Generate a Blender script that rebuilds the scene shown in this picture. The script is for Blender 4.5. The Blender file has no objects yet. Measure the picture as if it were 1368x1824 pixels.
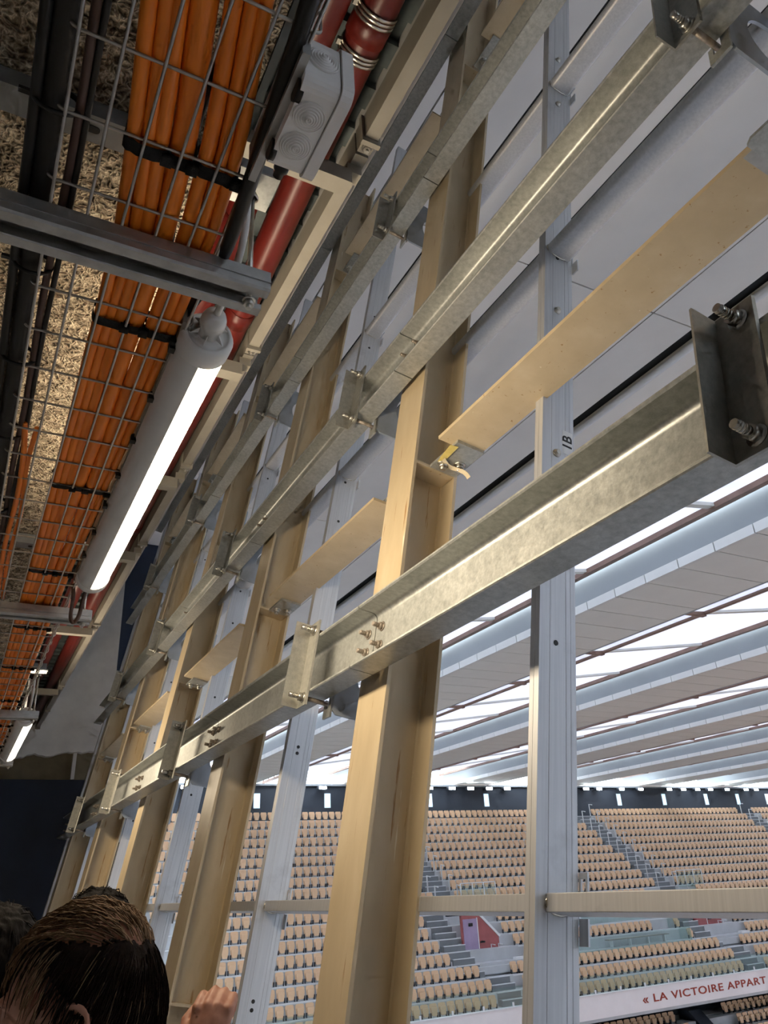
import bpy, math, random
from mathutils import Vector, Matrix, noise
random.seed(7)
sc = bpy.context.scene
C = sc.collection

# ------------------------------------------------------------------ camera, world, exposure
# World: +Y runs along the leaning steel frame, +X points out into the stadium, camera at the origin, floor 1.7 m below.
YAW, PITCH, ROLL, FPX = map(float, (math.radians(29.2166), math.radians(26.0873), math.radians(-3.32), 1350.0))
fw = Vector((math.sin(YAW)*math.cos(PITCH), math.cos(YAW)*math.cos(PITCH), math.sin(PITCH)))
rt = Vector((math.cos(YAW), -math.sin(YAW), 0)); up = rt.cross(fw)
rt2 = rt*math.cos(ROLL) + up*math.sin(ROLL); up2 = up*math.cos(ROLL) - rt*math.sin(ROLL)
cam_d = bpy.data.cameras.new('camera'); cam = bpy.data.objects.new('camera', cam_d); C.objects.link(cam)
m = Matrix.Identity(4)
for i in range(3):
    m[i][0], m[i][1], m[i][2] = rt2[i], up2[i], -fw[i]
cam.matrix_world = m
cam_d.sensor_fit = 'VERTICAL'; cam_d.sensor_height = 36.0; cam_d.lens = FPX/1824*36.0
cam_d.clip_start = 0.02; cam_d.clip_end = 500
sc.camera = cam
w = bpy.data.worlds.new('overcast_sky'); sc.world = w; w.use_nodes = True
bg = w.node_tree.nodes['Background']
bg.inputs[0].default_value = (0.80, 0.90, 1.0, 1); bg.inputs[1].default_value = 5.0
sc.view_settings.view_transform = 'Standard'; sc.view_settings.look = 'None'
sc.view_settings.exposure = 0.45; sc.view_settings.gamma = 1.0; sc.view_settings.use_curve_mapping = False
sc.cycles.max_bounces = 5; sc.cycles.diffuse_bounces = 5; sc.cycles.glossy_bounces = 3; sc.cycles.transmission_bounces = 5; sc.cycles.transparent_max_bounces = 8
sc.cycles.use_adaptive_sampling = True; sc.cycles.adaptive_threshold = 0.08; sc.cycles.adaptive_min_samples = 12
w.cycles.sampling_method = 'NONE'; sc.cycles.use_light_tree = False
sc.cycles.sample_clamp_indirect = 6.0
LAMP_STRENGTH = 31.0
FLOOR = -1.7

# ------------------------------------------------------------------ materials
def nmat(name):
    mt = bpy.data.materials.new(name); mt.use_nodes = True
    nt = mt.node_tree; b = nt.nodes['Principled BSDF']
    return mt, nt, b
def ramp(nt, fac, stops):
    r = nt.nodes.new('ShaderNodeValToRGB'); e = r.color_ramp.elements
    while len(e) > 1: e.remove(e[0])
    e[0].position = stops[0][0]; e[0].color = (*stops[0][1], 1)
    for p, c in stops[1:]:
        q = e.new(p); q.color = (*c, 1)
    nt.links.new(fac, r.inputs[0]); return r.outputs[0]
def coords(nt, scale=(1, 1, 1), kind='Object'):
    t = nt.nodes.new('ShaderNodeTexCoord'); mp = nt.nodes.new('ShaderNodeMapping')
    mp.inputs['Scale'].default_value = scale; nt.links.new(t.outputs[kind], mp.inputs[0]); return mp.outputs[0]
def noise_tex(nt, vec, scale, detail=4, rough=.55):
    n = nt.nodes.new('ShaderNodeTexNoise'); n.inputs['Scale'].default_value = scale
    n.inputs['Detail'].default_value = detail; n.inputs['Roughness'].default_value = rough
    nt.links.new(vec, n.inputs['Vector']); return n.outputs['Fac']
def bump(nt, b, h, strength, dist=.01):
    bp = nt.nodes.new('ShaderNodeBump'); bp.inputs['Strength'].default_value = strength; bp.inputs['Distance'].default_value = dist
    nt.links.new(h, bp.inputs['Height']); nt.links.new(bp.outputs[0], b.inputs['Normal'])
def simple(name, col, rough=.5, metal=0., var=.0, scale=8., stretch=(1, 1, 1), bumps=0., spec=.5):
    mt, nt, b = nmat(name)
    b.inputs['Roughness'].default_value = rough; b.inputs['Metallic'].default_value = metal
    b.inputs['Specular IOR Level'].default_value = spec
    if var > 0 or bumps > 0:
        v = coords(nt, stretch); f = noise_tex(nt, v, scale)
        lo = tuple(max(0, c*(1-var)) for c in col); hi = tuple(min(1, c*(1+var)) for c in col)
        nt.links.new(ramp(nt, f, [(.3, lo), (.7, hi)]), b.inputs['Base Color'])
        if bumps > 0: bump(nt, b, f, bumps)
    else: b.inputs['Base Color'].default_value = (*col, 1)
    return mt
def mix_rgb(nt, fac, a, bcol):
    mx = nt.nodes.new('ShaderNodeMix'); mx.data_type = 'RGBA'
    nt.links.new(fac, mx.inputs[0])
    for s, v in ((6, a), (7, bcol)):
        if isinstance(v, tuple): mx.inputs[s].default_value = (*v, 1)
        else: nt.links.new(v, mx.inputs[s])
    return mx.outputs[2]

def tan_paint():
    mt, nt, b = nmat('tan_paint')
    v = coords(nt, (1, 1, .35)); f = noise_tex(nt, v, 9, 6)
    base = ramp(nt, f, [(.3, (.54, .43, .27)), (.55, (.60, .485, .315)), (.75, (.66, .55, .38))])
    v2 = coords(nt, (14, 14, .9)); s = noise_tex(nt, v2, 3.2, 5, .6)
    rust = ramp(nt, s, [(.64, (0, 0, 0)), (.69, (1, 1, 1))])
    v3 = coords(nt, (9, 9, .7)); s3 = noise_tex(nt, v3, 4.3, 3, .5)
    chip = ramp(nt, s3, [(.72, (0, 0, 0)), (.74, (1, 1, 1))])
    c1 = mix_rgb(nt, rust, base, (.38, .22, .09))
    c2 = mix_rgb(nt, chip, c1, (.78, .72, .60))
    nt.links.new(c2, b.inputs['Base Color'])
    b.inputs['Roughness'].default_value = .42
    bump(nt, b, f, .08, .004); return mt
def galvanised(name='galvanised_steel', lo=(.37, .385, .37), hi=(.62, .635, .61), rough=.36):
    mt, nt, b = nmat(name)
    v = coords(nt); vo = nt.nodes.new('ShaderNodeTexVoronoi'); vo.inputs['Scale'].default_value = 70
    nt.links.new(v, vo.inputs['Vector'])
    n1 = noise_tex(nt, v, 52, 6, .72); n2 = noise_tex(nt, v, 5, 4)
    ad = nt.nodes.new('ShaderNodeMath'); ad.operation = 'MULTIPLY_ADD'
    nt.links.new(n1, ad.inputs[0]); ad.inputs[1].default_value = .75
    sep = nt.nodes.new('ShaderNodeSeparateColor'); nt.links.new(vo.outputs['Color'], sep.inputs[0])
    mu = nt.nodes.new('ShaderNodeMath'); mu.operation = 'MULTIPLY_ADD'; nt.links.new(sep.outputs[0], mu.inputs[0]); mu.inputs[1].default_value = .16
    nt.links.new(n2, mu.inputs[2]); mu2 = nt.nodes.new('ShaderNodeMath'); mu2.operation = 'MULTIPLY'
    nt.links.new(mu.outputs[0], mu2.inputs[0]); mu2.inputs[1].default_value = .35
    nt.links.new(mu2.outputs[0], ad.inputs[2])
    nt.links.new(ramp(nt, ad.outputs[0], [(.42, lo), (.76, hi)]), b.inputs['Base Color'])
    r = nt.nodes.new('ShaderNodeMapRange'); r.inputs[3].default_value = rough-.06; r.inputs[4].default_value = rough+.16
    nt.links.new(n1, r.inputs[0]); nt.links.new(r.outputs[0], b.inputs['Roughness'])
    b.inputs['Metallic'].default_value = .62
    return mt
def aluminium():
    mt, nt, b = nmat('mill_aluminium')
    v = coords(nt, (20, 20, .5)); f = noise_tex(nt, v, 5, 5, .6)
    v2 = coords(nt); g = noise_tex(nt, v2, 7, 6, .6)
    base = ramp(nt, f, [(.25, (.54, .55, .575)), (.7, (.67, .675, .695))])
    dirt = ramp(nt, g, [(.60, (0, 0, 0)), (.78, (.6, .6, .6))])
    nt.links.new(mix_rgb(nt, dirt, base, (.42, .42, .44)), b.inputs['Base Color'])
    b.inputs['Metallic'].default_value = .5; b.inputs['Roughness'].default_value = .46
    bump(nt, b, f, .05, .003); return mt
def wood_wool():
    mt, nt, b = nmat('wood_wool_board')
    v = coords(nt)
    a = noise_tex(nt, v, 36, 4, .65)
    vo = nt.nodes.new('ShaderNodeTexVoronoi'); vo.feature = 'DISTANCE_TO_EDGE'; vo.inputs['Scale'].default_value = 58
    wn = nt.nodes.new('ShaderNodeTexNoise'); wn.inputs['Scale'].default_value = 26; nt.links.new(v, wn.inputs['Vector'])
    mxv = nt.nodes.new('ShaderNodeVectorMath'); mxv.operation = 'MULTIPLY_ADD'
    nt.links.new(wn.outputs['Color'], mxv.inputs[0]); mxv.inputs[1].default_value = (.07, .07, .07); nt.links.new(v, mxv.inputs[2])
    nt.links.new(mxv.outputs[0], vo.inputs['Vector'])
    mm = nt.nodes.new('ShaderNodeMath'); mm.operation = 'MULTIPLY_ADD'
    nt.links.new(vo.outputs['Distance'], mm.inputs[0]); mm.inputs[1].default_value = -.9; nt.links.new(a, mm.inputs[2])
    nt.links.new(ramp(nt, mm.outputs[0], [(.12, (.10, .075, .05)), (.40, (.44, .36, .25)), (.62, (.86, .76, .57))]), b.inputs['Base Color'])
    b.inputs['Roughness'].default_value = .95
    bump(nt, b, mm.outputs[0], 1.0, .02); return mt
def glass_mat(name, col, rough=.02):
    mt, nt, b = nmat(name)
    nt.nodes.remove(b); out = nt.nodes['Material Output']
    tr = nt.nodes.new('ShaderNodeBsdfTransparent'); tr.inputs[0].default_value = (*col, 1)
    gl = nt.nodes.new('ShaderNodeBsdfGlossy'); gl.inputs['Roughness'].default_value = rough; gl.inputs[0].default_value = (.9, .95, .95, 1)
    mx = nt.nodes.new('ShaderNodeMixShader'); mx.inputs[0].default_value = .07
    nt.links.new(tr.outputs[0], mx.inputs[1]); nt.links.new(gl.outputs[0], mx.inputs[2]); nt.links.new(mx.outputs[0], out.inputs[0])
    return mt
def fabric_roof():
    mt, nt, b = nmat('translucent_roof_fabric')
    nt.nodes.remove(b); out = nt.nodes['Material Output']
    tl = nt.nodes.new('ShaderNodeBsdfTranslucent'); df = nt.nodes.new('ShaderNodeBsdfDiffuse')
    v = coords(nt); f = noise_tex(nt, v, 1.6, 6)
    col = ramp(nt, f, [(.3, (.74, .73, .78)), (.7, (.83, .82, .86))])
    nt.links.new(col, tl.inputs[0]); nt.links.new(col, df.inputs[0])
    mx = nt.nodes.new('ShaderNodeMixShader'); mx.inputs[0].default_value = .47
    nt.links.new(df.outputs[0], mx.inputs[1]); nt.links.new(tl.outputs[0], mx.inputs[2]); nt.links.new(mx.outputs[0], out.inputs[0])
    return mt
def emit(name, col, strength):
    mt, nt, b = nmat(name)
    b.inputs['Base Color'].default_value = (*col, 1); b.inputs['Emission Color'].default_value = (*col, 1)
    b.inputs['Emission Strength'].default_value = strength; return mt
def skin_mat():
    mt, nt, b = nmat('skin')
    v = coords(nt); f = noise_tex(nt, v, 40, 5)
    nt.links.new(ramp(nt, f, [(.3, (.46, .20, .13)), (.7, (.60, .31, .21))]), b.inputs['Base Color'])
    b.inputs['Roughness'].default_value = .48; bump(nt, b, f, .12, .003); return mt
def hair_mat(name, a, c):
    mt, nt, b = nmat(name)
    v = coords(nt, (3, 1, 1)); f = noise_tex(nt, v, 60, 5, .7)
    nt.links.new(ramp(nt, f, [(.3, a), (.7, c)]), b.inputs['Base Color'])
    b.inputs['Roughness'].default_value = .62; b.inputs['Specular IOR Level'].default_value = .12; bump(nt, b, f, .6, .004); return mt
def seat_plastic():
    mt, nt, b = nmat('tan_seat_plastic')
    oi = nt.nodes.new('ShaderNodeObjectInfo')
    v = coords(nt); f = noise_tex(nt, v, 1.5, 3)
    nt.links.new(ramp(nt, f, [(.3, (.70, .46, .27)), (.7, (.78, .53, .33))]), b.inputs['Base Color'])
    b.inputs['Roughness'].default_value = .45; return mt

M = dict(
    tan=tan_paint(), galv=galvanised(), alu=aluminium(),
    galv_dark=galvanised('galvanised_angle', (.34, .34, .31), (.52, .51, .46), .34),
    bolt=simple('zinc_bolt', (.62, .60, .55), .3, .9, .15, 60),
    bolt_rust=simple('weathered_bolt', (.42, .365, .31), .5, .6, .3, 60),
    hook=simple('grey_blue_plate', (.42, .47, .53), .45, .3, .12, 12),
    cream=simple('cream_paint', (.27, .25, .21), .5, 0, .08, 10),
    wool=wood_wool(), deck=simple('dark_metal_deck', (.10, .12, .125), .5, .3, .3, 9),
    orange=simple('orange_cable_jacket', (1.0, .24, .018), .42, 0, .14, 30, (1, .2, 1), .05),
    black=simple('black_plastic', (.012, .012, .014), .45, 0, .2, 30),
    velcro=simple('black_hook_strap', (.010, .010, .012), .85, 0, .3, 120, (1, 1, 1), .4),
    wire=simple('zinc_wire', (.50, .47, .43), .38, .85, .12, 40),
    strut=simple('grey_strut_steel', (.50, .50, .49), .45, .6, .15, 25),
    strutlight=simple('grey_perforated_rail', (.30, .32, .33), .5, .4, .15, 20),
    red=simple('red_pipe_paint', (.10, .008, .005), .38, 0, .14, 7),
    steel=simple('bright_steel', (.72, .68, .60), .25, .95, .1, 30),
    lampgrey=simple('grey_lamp_plastic', (.74, .73, .71), .45, 0, .04, 10),
    boxgrey=simple('grey_box_plastic', (.88, .85, .82), .5, 0, .05, 10),
    diffuser=emit('lamp_diffuser', (1.0, .83, .60), LAMP_STRENGTH),
    uplight=emit('lamp_uplight', (1.0, .83, .60), LAMP_STRENGTH*.26),
    flood=emit('floodlight_lens', (.88, .95, 1.0), 30.0),
    soffit=simple('grey_soffit_panel', (.84, .82, .78), .55, 0, .03, 2),
    soffitwhite=simple('white_soffit_panel', (.86, .84, .81), .5, 0, .03, 2),
    darkgap=simple('dark_void', (.03, .032, .034), .8),
    greywall=simple('grey_render_wall', (.72, .71, .69), .9, 0, .10, 4, (1, 1, 1), .2),
    navy=simple('navy_board', (.014, .024, .050), .7, 0, .25, 2),
    navyfar=simple('dark_stand_wall', (.026, .033, .046), .7, 0, .12, .6),
    floor=simple('grey_gallery_floor', (.74, .72, .68), .8, 0, .15, 6),
    band=simple('drab_tan_band', (.20, .165, .105), .8, 0, .2, 5),
    backwall=simple('dark_back_wall', (.07, .07, .075), .8, 0, .15, 4),
    innerwall=simple('pale_inner_wall', (.52, .50, .47), .85, 0, .15, 4),
    finface=simple('roof_beam_grey', (.27, .30, .315), .5, 0, .04, .8),
    finstrip=simple('roof_beam_pale_strip', (.66, .67, .65), .5, 0, .05, .8),
    finunder=simple('roof_underside_grey', (.70, .70, .655), .6, 0, .04, .8),
    fabric=fabric_roof(), brown=simple('brown_roof_rail', (.24, .15, .115), .55, 0, .15, 3),
    rooftop=simple('roof_top_sheet', (.5, .5, .5), .7),
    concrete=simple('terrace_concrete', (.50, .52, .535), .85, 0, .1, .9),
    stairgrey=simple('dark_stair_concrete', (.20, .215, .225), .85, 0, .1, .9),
    eaves=simple('grey_eaves', (.26, .28, .30), .6, 0, .05, 1),
    nosing=simple('pale_step_edge', (.66, .69, .71), .7, 0, .06, 2),
    seat=seat_plastic(), seatfoot=simple('dark_seat_bracket', (.05, .055, .065), .5, .3),
    white=simple('white_paint', (.75, .76, .77), .5, 0, .05, 3),
    parapet=simple('pale_parapet', (.84, .81, .81), .6, 0, .04, .8),
    letter=simple('red_lettering', (.34, .045, .02), .6),
    glass=glass_mat('green_tinted_glass', (.88, .945, .925)), window=emit('bright_window', (.42, .68, .95), 1.3),
    vom=simple('red_vomitory_wall', (.36, .10, .10), .5, 0, .12, 1.5),
    vomdoor=simple('mauve_door', (.34, .26, .40), .4, 0, .1, 1.5),
    sticker=simple('white_sticker', (.80, .80, .80), .5), ink=simple('black_print', (.01, .01, .01), .6),
    tape=simple('yellow_tape', (.72, .58, .18), .6, 0, .1, 60), peel=simple('beige_peel', (.70, .60, .42), .7, 0, .06, 40),
    skin=skin_mat(), hair=hair_mat('brown_hair', (.010, .006, .004), (.036, .021, .013)),
    hairdark=hair_mat('near_black_hair', (.004, .003, .003), (.012, .009, .008)),
    strand=hair_mat('light_brown_strands', (.16, .095, .05), (.36, .23, .13)),
    cloth=simple('dark_jacket_cloth', (.020, .020, .024), .9, 0, .2, 60), olive=simple('olive_cloth', (.16, .14, .085), .9, 0, .2, 60),
    copper=simple('brown_cord', (.10, .055, .045), .5),
)

for k_ in ('flood', 'window'): M[k_].cycles.emission_sampling = 'NONE'
# ------------------------------------------------------------------ mesh helpers
class MB:
    def __init__(s): s.v = []; s.f = []; s.m = []; s.sm = []; s.cur = 0; s.smooth = False
    def face(s, idx): s.f.append(tuple(idx)); s.m.append(s.cur); s.sm.append(s.smooth)
    def box(s, x0, x1, y0, y1, z0, z1):
        b = len(s.v)
        s.v += [(x0, y0, z0), (x1, y0, z0), (x1, y1, z0), (x0, y1, z0), (x0, y0, z1), (x1, y0, z1), (x1, y1, z1), (x0, y1, z1)]
        for q in ((0, 3, 2, 1), (4, 5, 6, 7), (0, 1, 5, 4), (1, 2, 6, 5), (2, 3, 7, 6), (3, 0, 4, 7)): s.face([b+i for i in q])
        return s
    def prism(s, poly, axis, a0, a1, caps=True):
        n = len(poly); b = len(s.v)
        for a in (a0, a1):
            for u, v in poly:
                s.v.append({'x': (a, u, v), 'y': (u, a, v), 'z': (u, v, a)}[axis])
        for i in range(n):
            j = (i+1) % n; s.face((b+i, b+j, b+n+j, b+n+i))
        if caps:
            sm = s.smooth; s.smooth = False
            s.face([b+i for i in range(n)][::-1]); s.face([b+n+i for i in range(n)]); s.smooth = sm
        return s
    def tube(s, pts, r, n=8, caps=True):
        pts = [Vector(p) for p in pts]; k = len(pts); b = len(s.v); sm = s.smooth; s.smooth = True
        rr = r if isinstance(r, (list, tuple)) else [r]*k
        t0 = (pts[1]-pts[0]).normalized()
        nv = t0.orthogonal().normalized()
        for i in range(k):
            t = ((pts[min(i+1, k-1)]-pts[max(i-1, 0)])).normalized()
            nv = (nv - t*nv.dot(t)).normalized(); bn = t.cross(nv)
            for j in range(n):
                a = 2*math.pi*j/n; q = pts[i] + (nv*math.cos(a)+bn*math.sin(a))*rr[i]; s.v.append(tuple(q))
        for i in range(k-1):
            for j in range(n):
                j2 = (j+1) % n; s.face((b+i*n+j, b+i*n+j2, b+(i+1)*n+j2, b+(i+1)*n+j))
        s.smooth = False
        if caps:
            s.face([b+j for j in range(n)][::-1]); s.face([b+(k-1)*n+j for j in range(n)])
        s.smooth = sm; return s
    def cyl(s, p0, p1, r, n=12, r1=None): return s.tube([p0, p1], [r, r if r1 is None else r1], n)
    def lathe(s, prof, p0, axis, n=20):
        """profile [(radius, distance along axis)] turned about the axis from p0"""
        p0 = Vector(p0); ax = Vector(axis).normalized(); u = ax.orthogonal().normalized(); w_ = ax.cross(u); b = len(s.v); sm = s.smooth; s.smooth = True
        for r, d in prof:
            for j in range(n):
                a = 2*math.pi*j/n; s.v.append(tuple(p0+ax*d+(u*math.cos(a)+w_*math.sin(a))*r))
        for i in range(len(prof)-1):
            for j in range(n):
                j2 = (j+1) % n; s.face((b+i*n+j, b+i*n+j2, b+(i+1)*n+j2, b+(i+1)*n+j))
        s.face([b+j for j in range(n)][::-1]); s.face([b+(len(prof)-1)*n+j for j in range(n)]); s.smooth = sm
        return s
    def ellipsoid(s, c, r, nu=16, nv=10, rot=None):
        b = len(s.v); sm = s.smooth; s.smooth = True
        R = rot if rot is not None else Matrix.Identity(3); c = Vector(c)
        for i in range(nv+1):
            th = math.pi*i/nv
            for j in range(nu):
                ph = 2*math.pi*j/nu
                s.v.append(tuple(c + R @ Vector((r[0]*math.sin(th)*math.cos(ph), r[1]*math.sin(th)*math.sin(ph), r[2]*math.cos(th)))))
        for i in range(nv):
            for j in range(nu):
                j2 = (j+1) % nu; s.face((b+i*nu+j, b+(i+1)*nu+j, b+(i+1)*nu+j2, b+i*nu+j2))
        s.smooth = sm; return s
    def mesh(s, name, mats):
        me = bpy.data.meshes.new(name); me.from_pydata(s.v, [], s.f)
        for mt in (mats if isinstance(mats, (list, tuple)) else [mats]): me.materials.append(mt)
        me.polygons.foreach_set('material_index', s.m); me.polygons.foreach_set('use_smooth', s.sm); me.update(); return me
def obj(name, data, parent=None, loc=None, rot=None):
    o = bpy.data.objects.new(name, data); C.objects.link(o)
    if parent is not None: o.parent = parent
    if loc is not None: o.location = loc
    if rot is not None: o.rotation_euler = rot
    return o
def tag(o, label=None, cat=None, group=None, kind=None):
    if label: o['label'] = label
    if cat: o['category'] = cat
    if group: o['group'] = group
    if kind: o['kind'] = kind
    return o
def thing(name, label, cat, loc=(0, 0, 0), rot=(0, 0, 0), group=None):
    return tag(obj(name, None, None, loc, rot), label, cat, group)
def part(name, mb, mat, parent, loc=None): return obj(name, mb.mesh(name, mat), parent, loc)
def structure(name, mb, mat, label, loc=None):
    return tag(obj(name, mb.mesh(name, mat), None, loc), label, None, None, 'structure')
def B(*a): return MB().box(*a)

def text_mesh(body, size, mat, extrude, space=1.0, align='CENTER'):
    cu = bpy.data.curves.new('lettering', 'FONT'); cu.body = body; cu.size = size; cu.align_x = align; cu.align_y = 'CENTER'; cu.extrude = extrude
    cu.space_character = space; cu.offset = size*.012
    o = bpy.data.objects.new('lettering_tmp', cu); C.objects.link(o); bpy.context.view_layer.update()
    me = bpy.data.meshes.new_from_object(o.evaluated_get(bpy.context.evaluated_depsgraph_get()))
    bpy.data.objects.remove(o); bpy.data.curves.remove(cu)
    me.materials.clear(); me.materials.append(mat); return me

# the leaning frame: local x = out through the frame (t), y = along it (s), z = up the lean (v)
TH = math.atan(.198)
AX = Vector((math.sin(TH), 0, math.cos(TH))); BX = Vector((math.cos(TH), 0, -math.sin(TH)))
def W(s, v, t=0.): return Vector((1, s, 0)) + AX*v + BX*t
LEAN = (0, TH, 0)
VBASE = (FLOOR+.05)/AX.z            # foot of the members on the floor beam
ORD = ['nearest', 'second', 'third', 'fourth', 'fifth', 'sixth']
IB = [.36, 2.19, 3.93, 5.70, 7.47, 9.24]
AL = [-.32, 1.542, 3.39, 5.25, 7.10, 8.96]
TA = .065                           # how much further out the aluminium posts stand than the first estimate
LEV = [.615, 1.87, 3.13, 4.47]
BR = [.645, 2.53, 4.42, 6.33, 8.12]
SPL = [-1.5, .34, 2.14, 3.94, 5.76, 7.58, 9.5]

# ------------------------------------------------------------------ gallery shell
def shell():
    structure('floor', B(-1.8, 1.5, -3.2, 12.2, FLOOR-.1, FLOOR), M['floor'], 'pale grey floor of the gallery')
    structure('wall_left', B(-1.8, -1.7, -3.2, 12.2, FLOOR, 1.34), M['innerwall'], 'pale inner wall along the gallery')
    structure('wall_back', B(-1.7, .9, -3.2, -3.1, FLOOR, 5.3), M['backwall'], 'dark wall closing the gallery behind')
    structure('wall_upper', B(.748, .79, -3.2, 12.2, 1.95, 5.3), M['innerwall'], 'pale wall above the gallery ceiling edge')
    structure('trim_floor_edge', B(1.5, 1.9, -3.2, 12.2, FLOOR-.3, FLOOR), M['floor'], 'concrete edge beam under the leaning frame')
    c = structure('ceiling', B(-1.7, .285, -3.2, 12.2, 1.40, 1.46), M['darkgap'], 'rough wood wool board ceiling over the cable tray')
    bm_ = B(-.99, .99, -.99, .99, 0, 1)
    y = -3.1
    while y < 12:
        for x0, x1 in ((-1.69, -.72), (-.714, .283)):
            part('board', B(x0, x1, y, y+1.994, 1.345, 1.40), M['wool'], c)
        y += 2.0
    d = structure('ceiling_deck', B(.285, .748, -3.2, 12.2, 2.11, 2.15), M['deck'], 'dark corrugated metal deck above the red pipes')
    mb = MB(); y = -3.1
    while y < 12:
        mb.box(.285, .747, y, y+.07, 2.08, 2.11); y += .14
    part('fascia', B(.285, .30, -3.2, 12.2, 1.345, 2.08), M['deck'], d)
    rb = part('corrugation', mb, M['deck'], d); rb['kind'] = 'stuff'
    # end of the gallery
    mb = MB(); top = 5.3; pts = []
    x = -1.7
    while x < 1.56:
        pts.append((x, 1.44+.13*(x+.3)/1.8*1.5+.05*noise.noise((x*5, 0, 0))+.035*noise.noise((x*17, 3, 0)))); x += .04
    pts.append((1.56, 1.84)); pts += [(1.54, top), (-1.7, top)]
    mb.prism(pts, 'y', 10.0, 10.25)
    structure('wall_end', mb, M['greywall'], 'grey rendered wall with ragged lower edge at the end of the gallery')
    b = structure('trim_end_band', B(-1.7, 1.62, 10.12, 10.2, 1.12, 1.9), M['band'], 'tan band under the ragged grey wall')
    part('post', B(1.17, 1.21, 10.06, 10.12, 1.30, 1.75), M['greywall'], b)
    structure('wall_end_navy', B(-1.7, 1.9, 10.02, 10.1, FLOOR, 1.29), M['navy'], 'dark navy boarding closing the end of the gallery')
    structure('wall_end_high', B(1.4, 2.38, 12.0, 12.2, 1.4, 5.3), M['navy'], 'dark navy wall seen past the grey end wall')
shell()

# ------------------------------------------------------------------ soffit beyond the frame
def soffit():
    H = 5.3
    s = structure('ceiling_soffit', B(.62, 7.95, -6, 20, H+.06, H+.12), M['darkgap'], 'flat grey panelled soffit beyond the leaning frame')
    strips = [(.62, 2.36, 'soffitwhite'), (2.375, 3.03, 'soffitwhite'), (3.10, 3.92, 'soffit'), (3.935, 4.06, 'soffitwhite'), (4.18, 5.72, 'soffit'), (5.735, 6.33, 'soffit'), (6.50, 7.95, 'soffit')]
    ys = [-6, -1.9, 4.12, 10.1, 16.1, 20]
    for x0, x1, mt in strips:
        for a, b in zip(ys, ys[1:]):
            part('panel', B(x0, x1, a+.008, b-.008, H, H+.04), M[mt], s)
    part('edge_tube', MB().cyl((6.50, -6, H-.05), (6.50, 20, H-.05), .045, 12), M['white'], s)
    part('edge_lip', B(7.93, 7.98, -6, 20, H-.05, H+.12), M['soffit'], s)
    pin = MB(); pin.cyl((0, 0, 0), (0, 0, -.11), .008, 6); pin.box(-.045, .045, -.008, .008, -.125, -.105)
    pm = pin.mesh('hanging_pin', M['black'])
    for y in (2.4, 4.5, 6.6, 8.7, 10.8, 12.9):
        obj('hanging_pin', pm, s, (6.95, y, H))
soffit()

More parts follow.
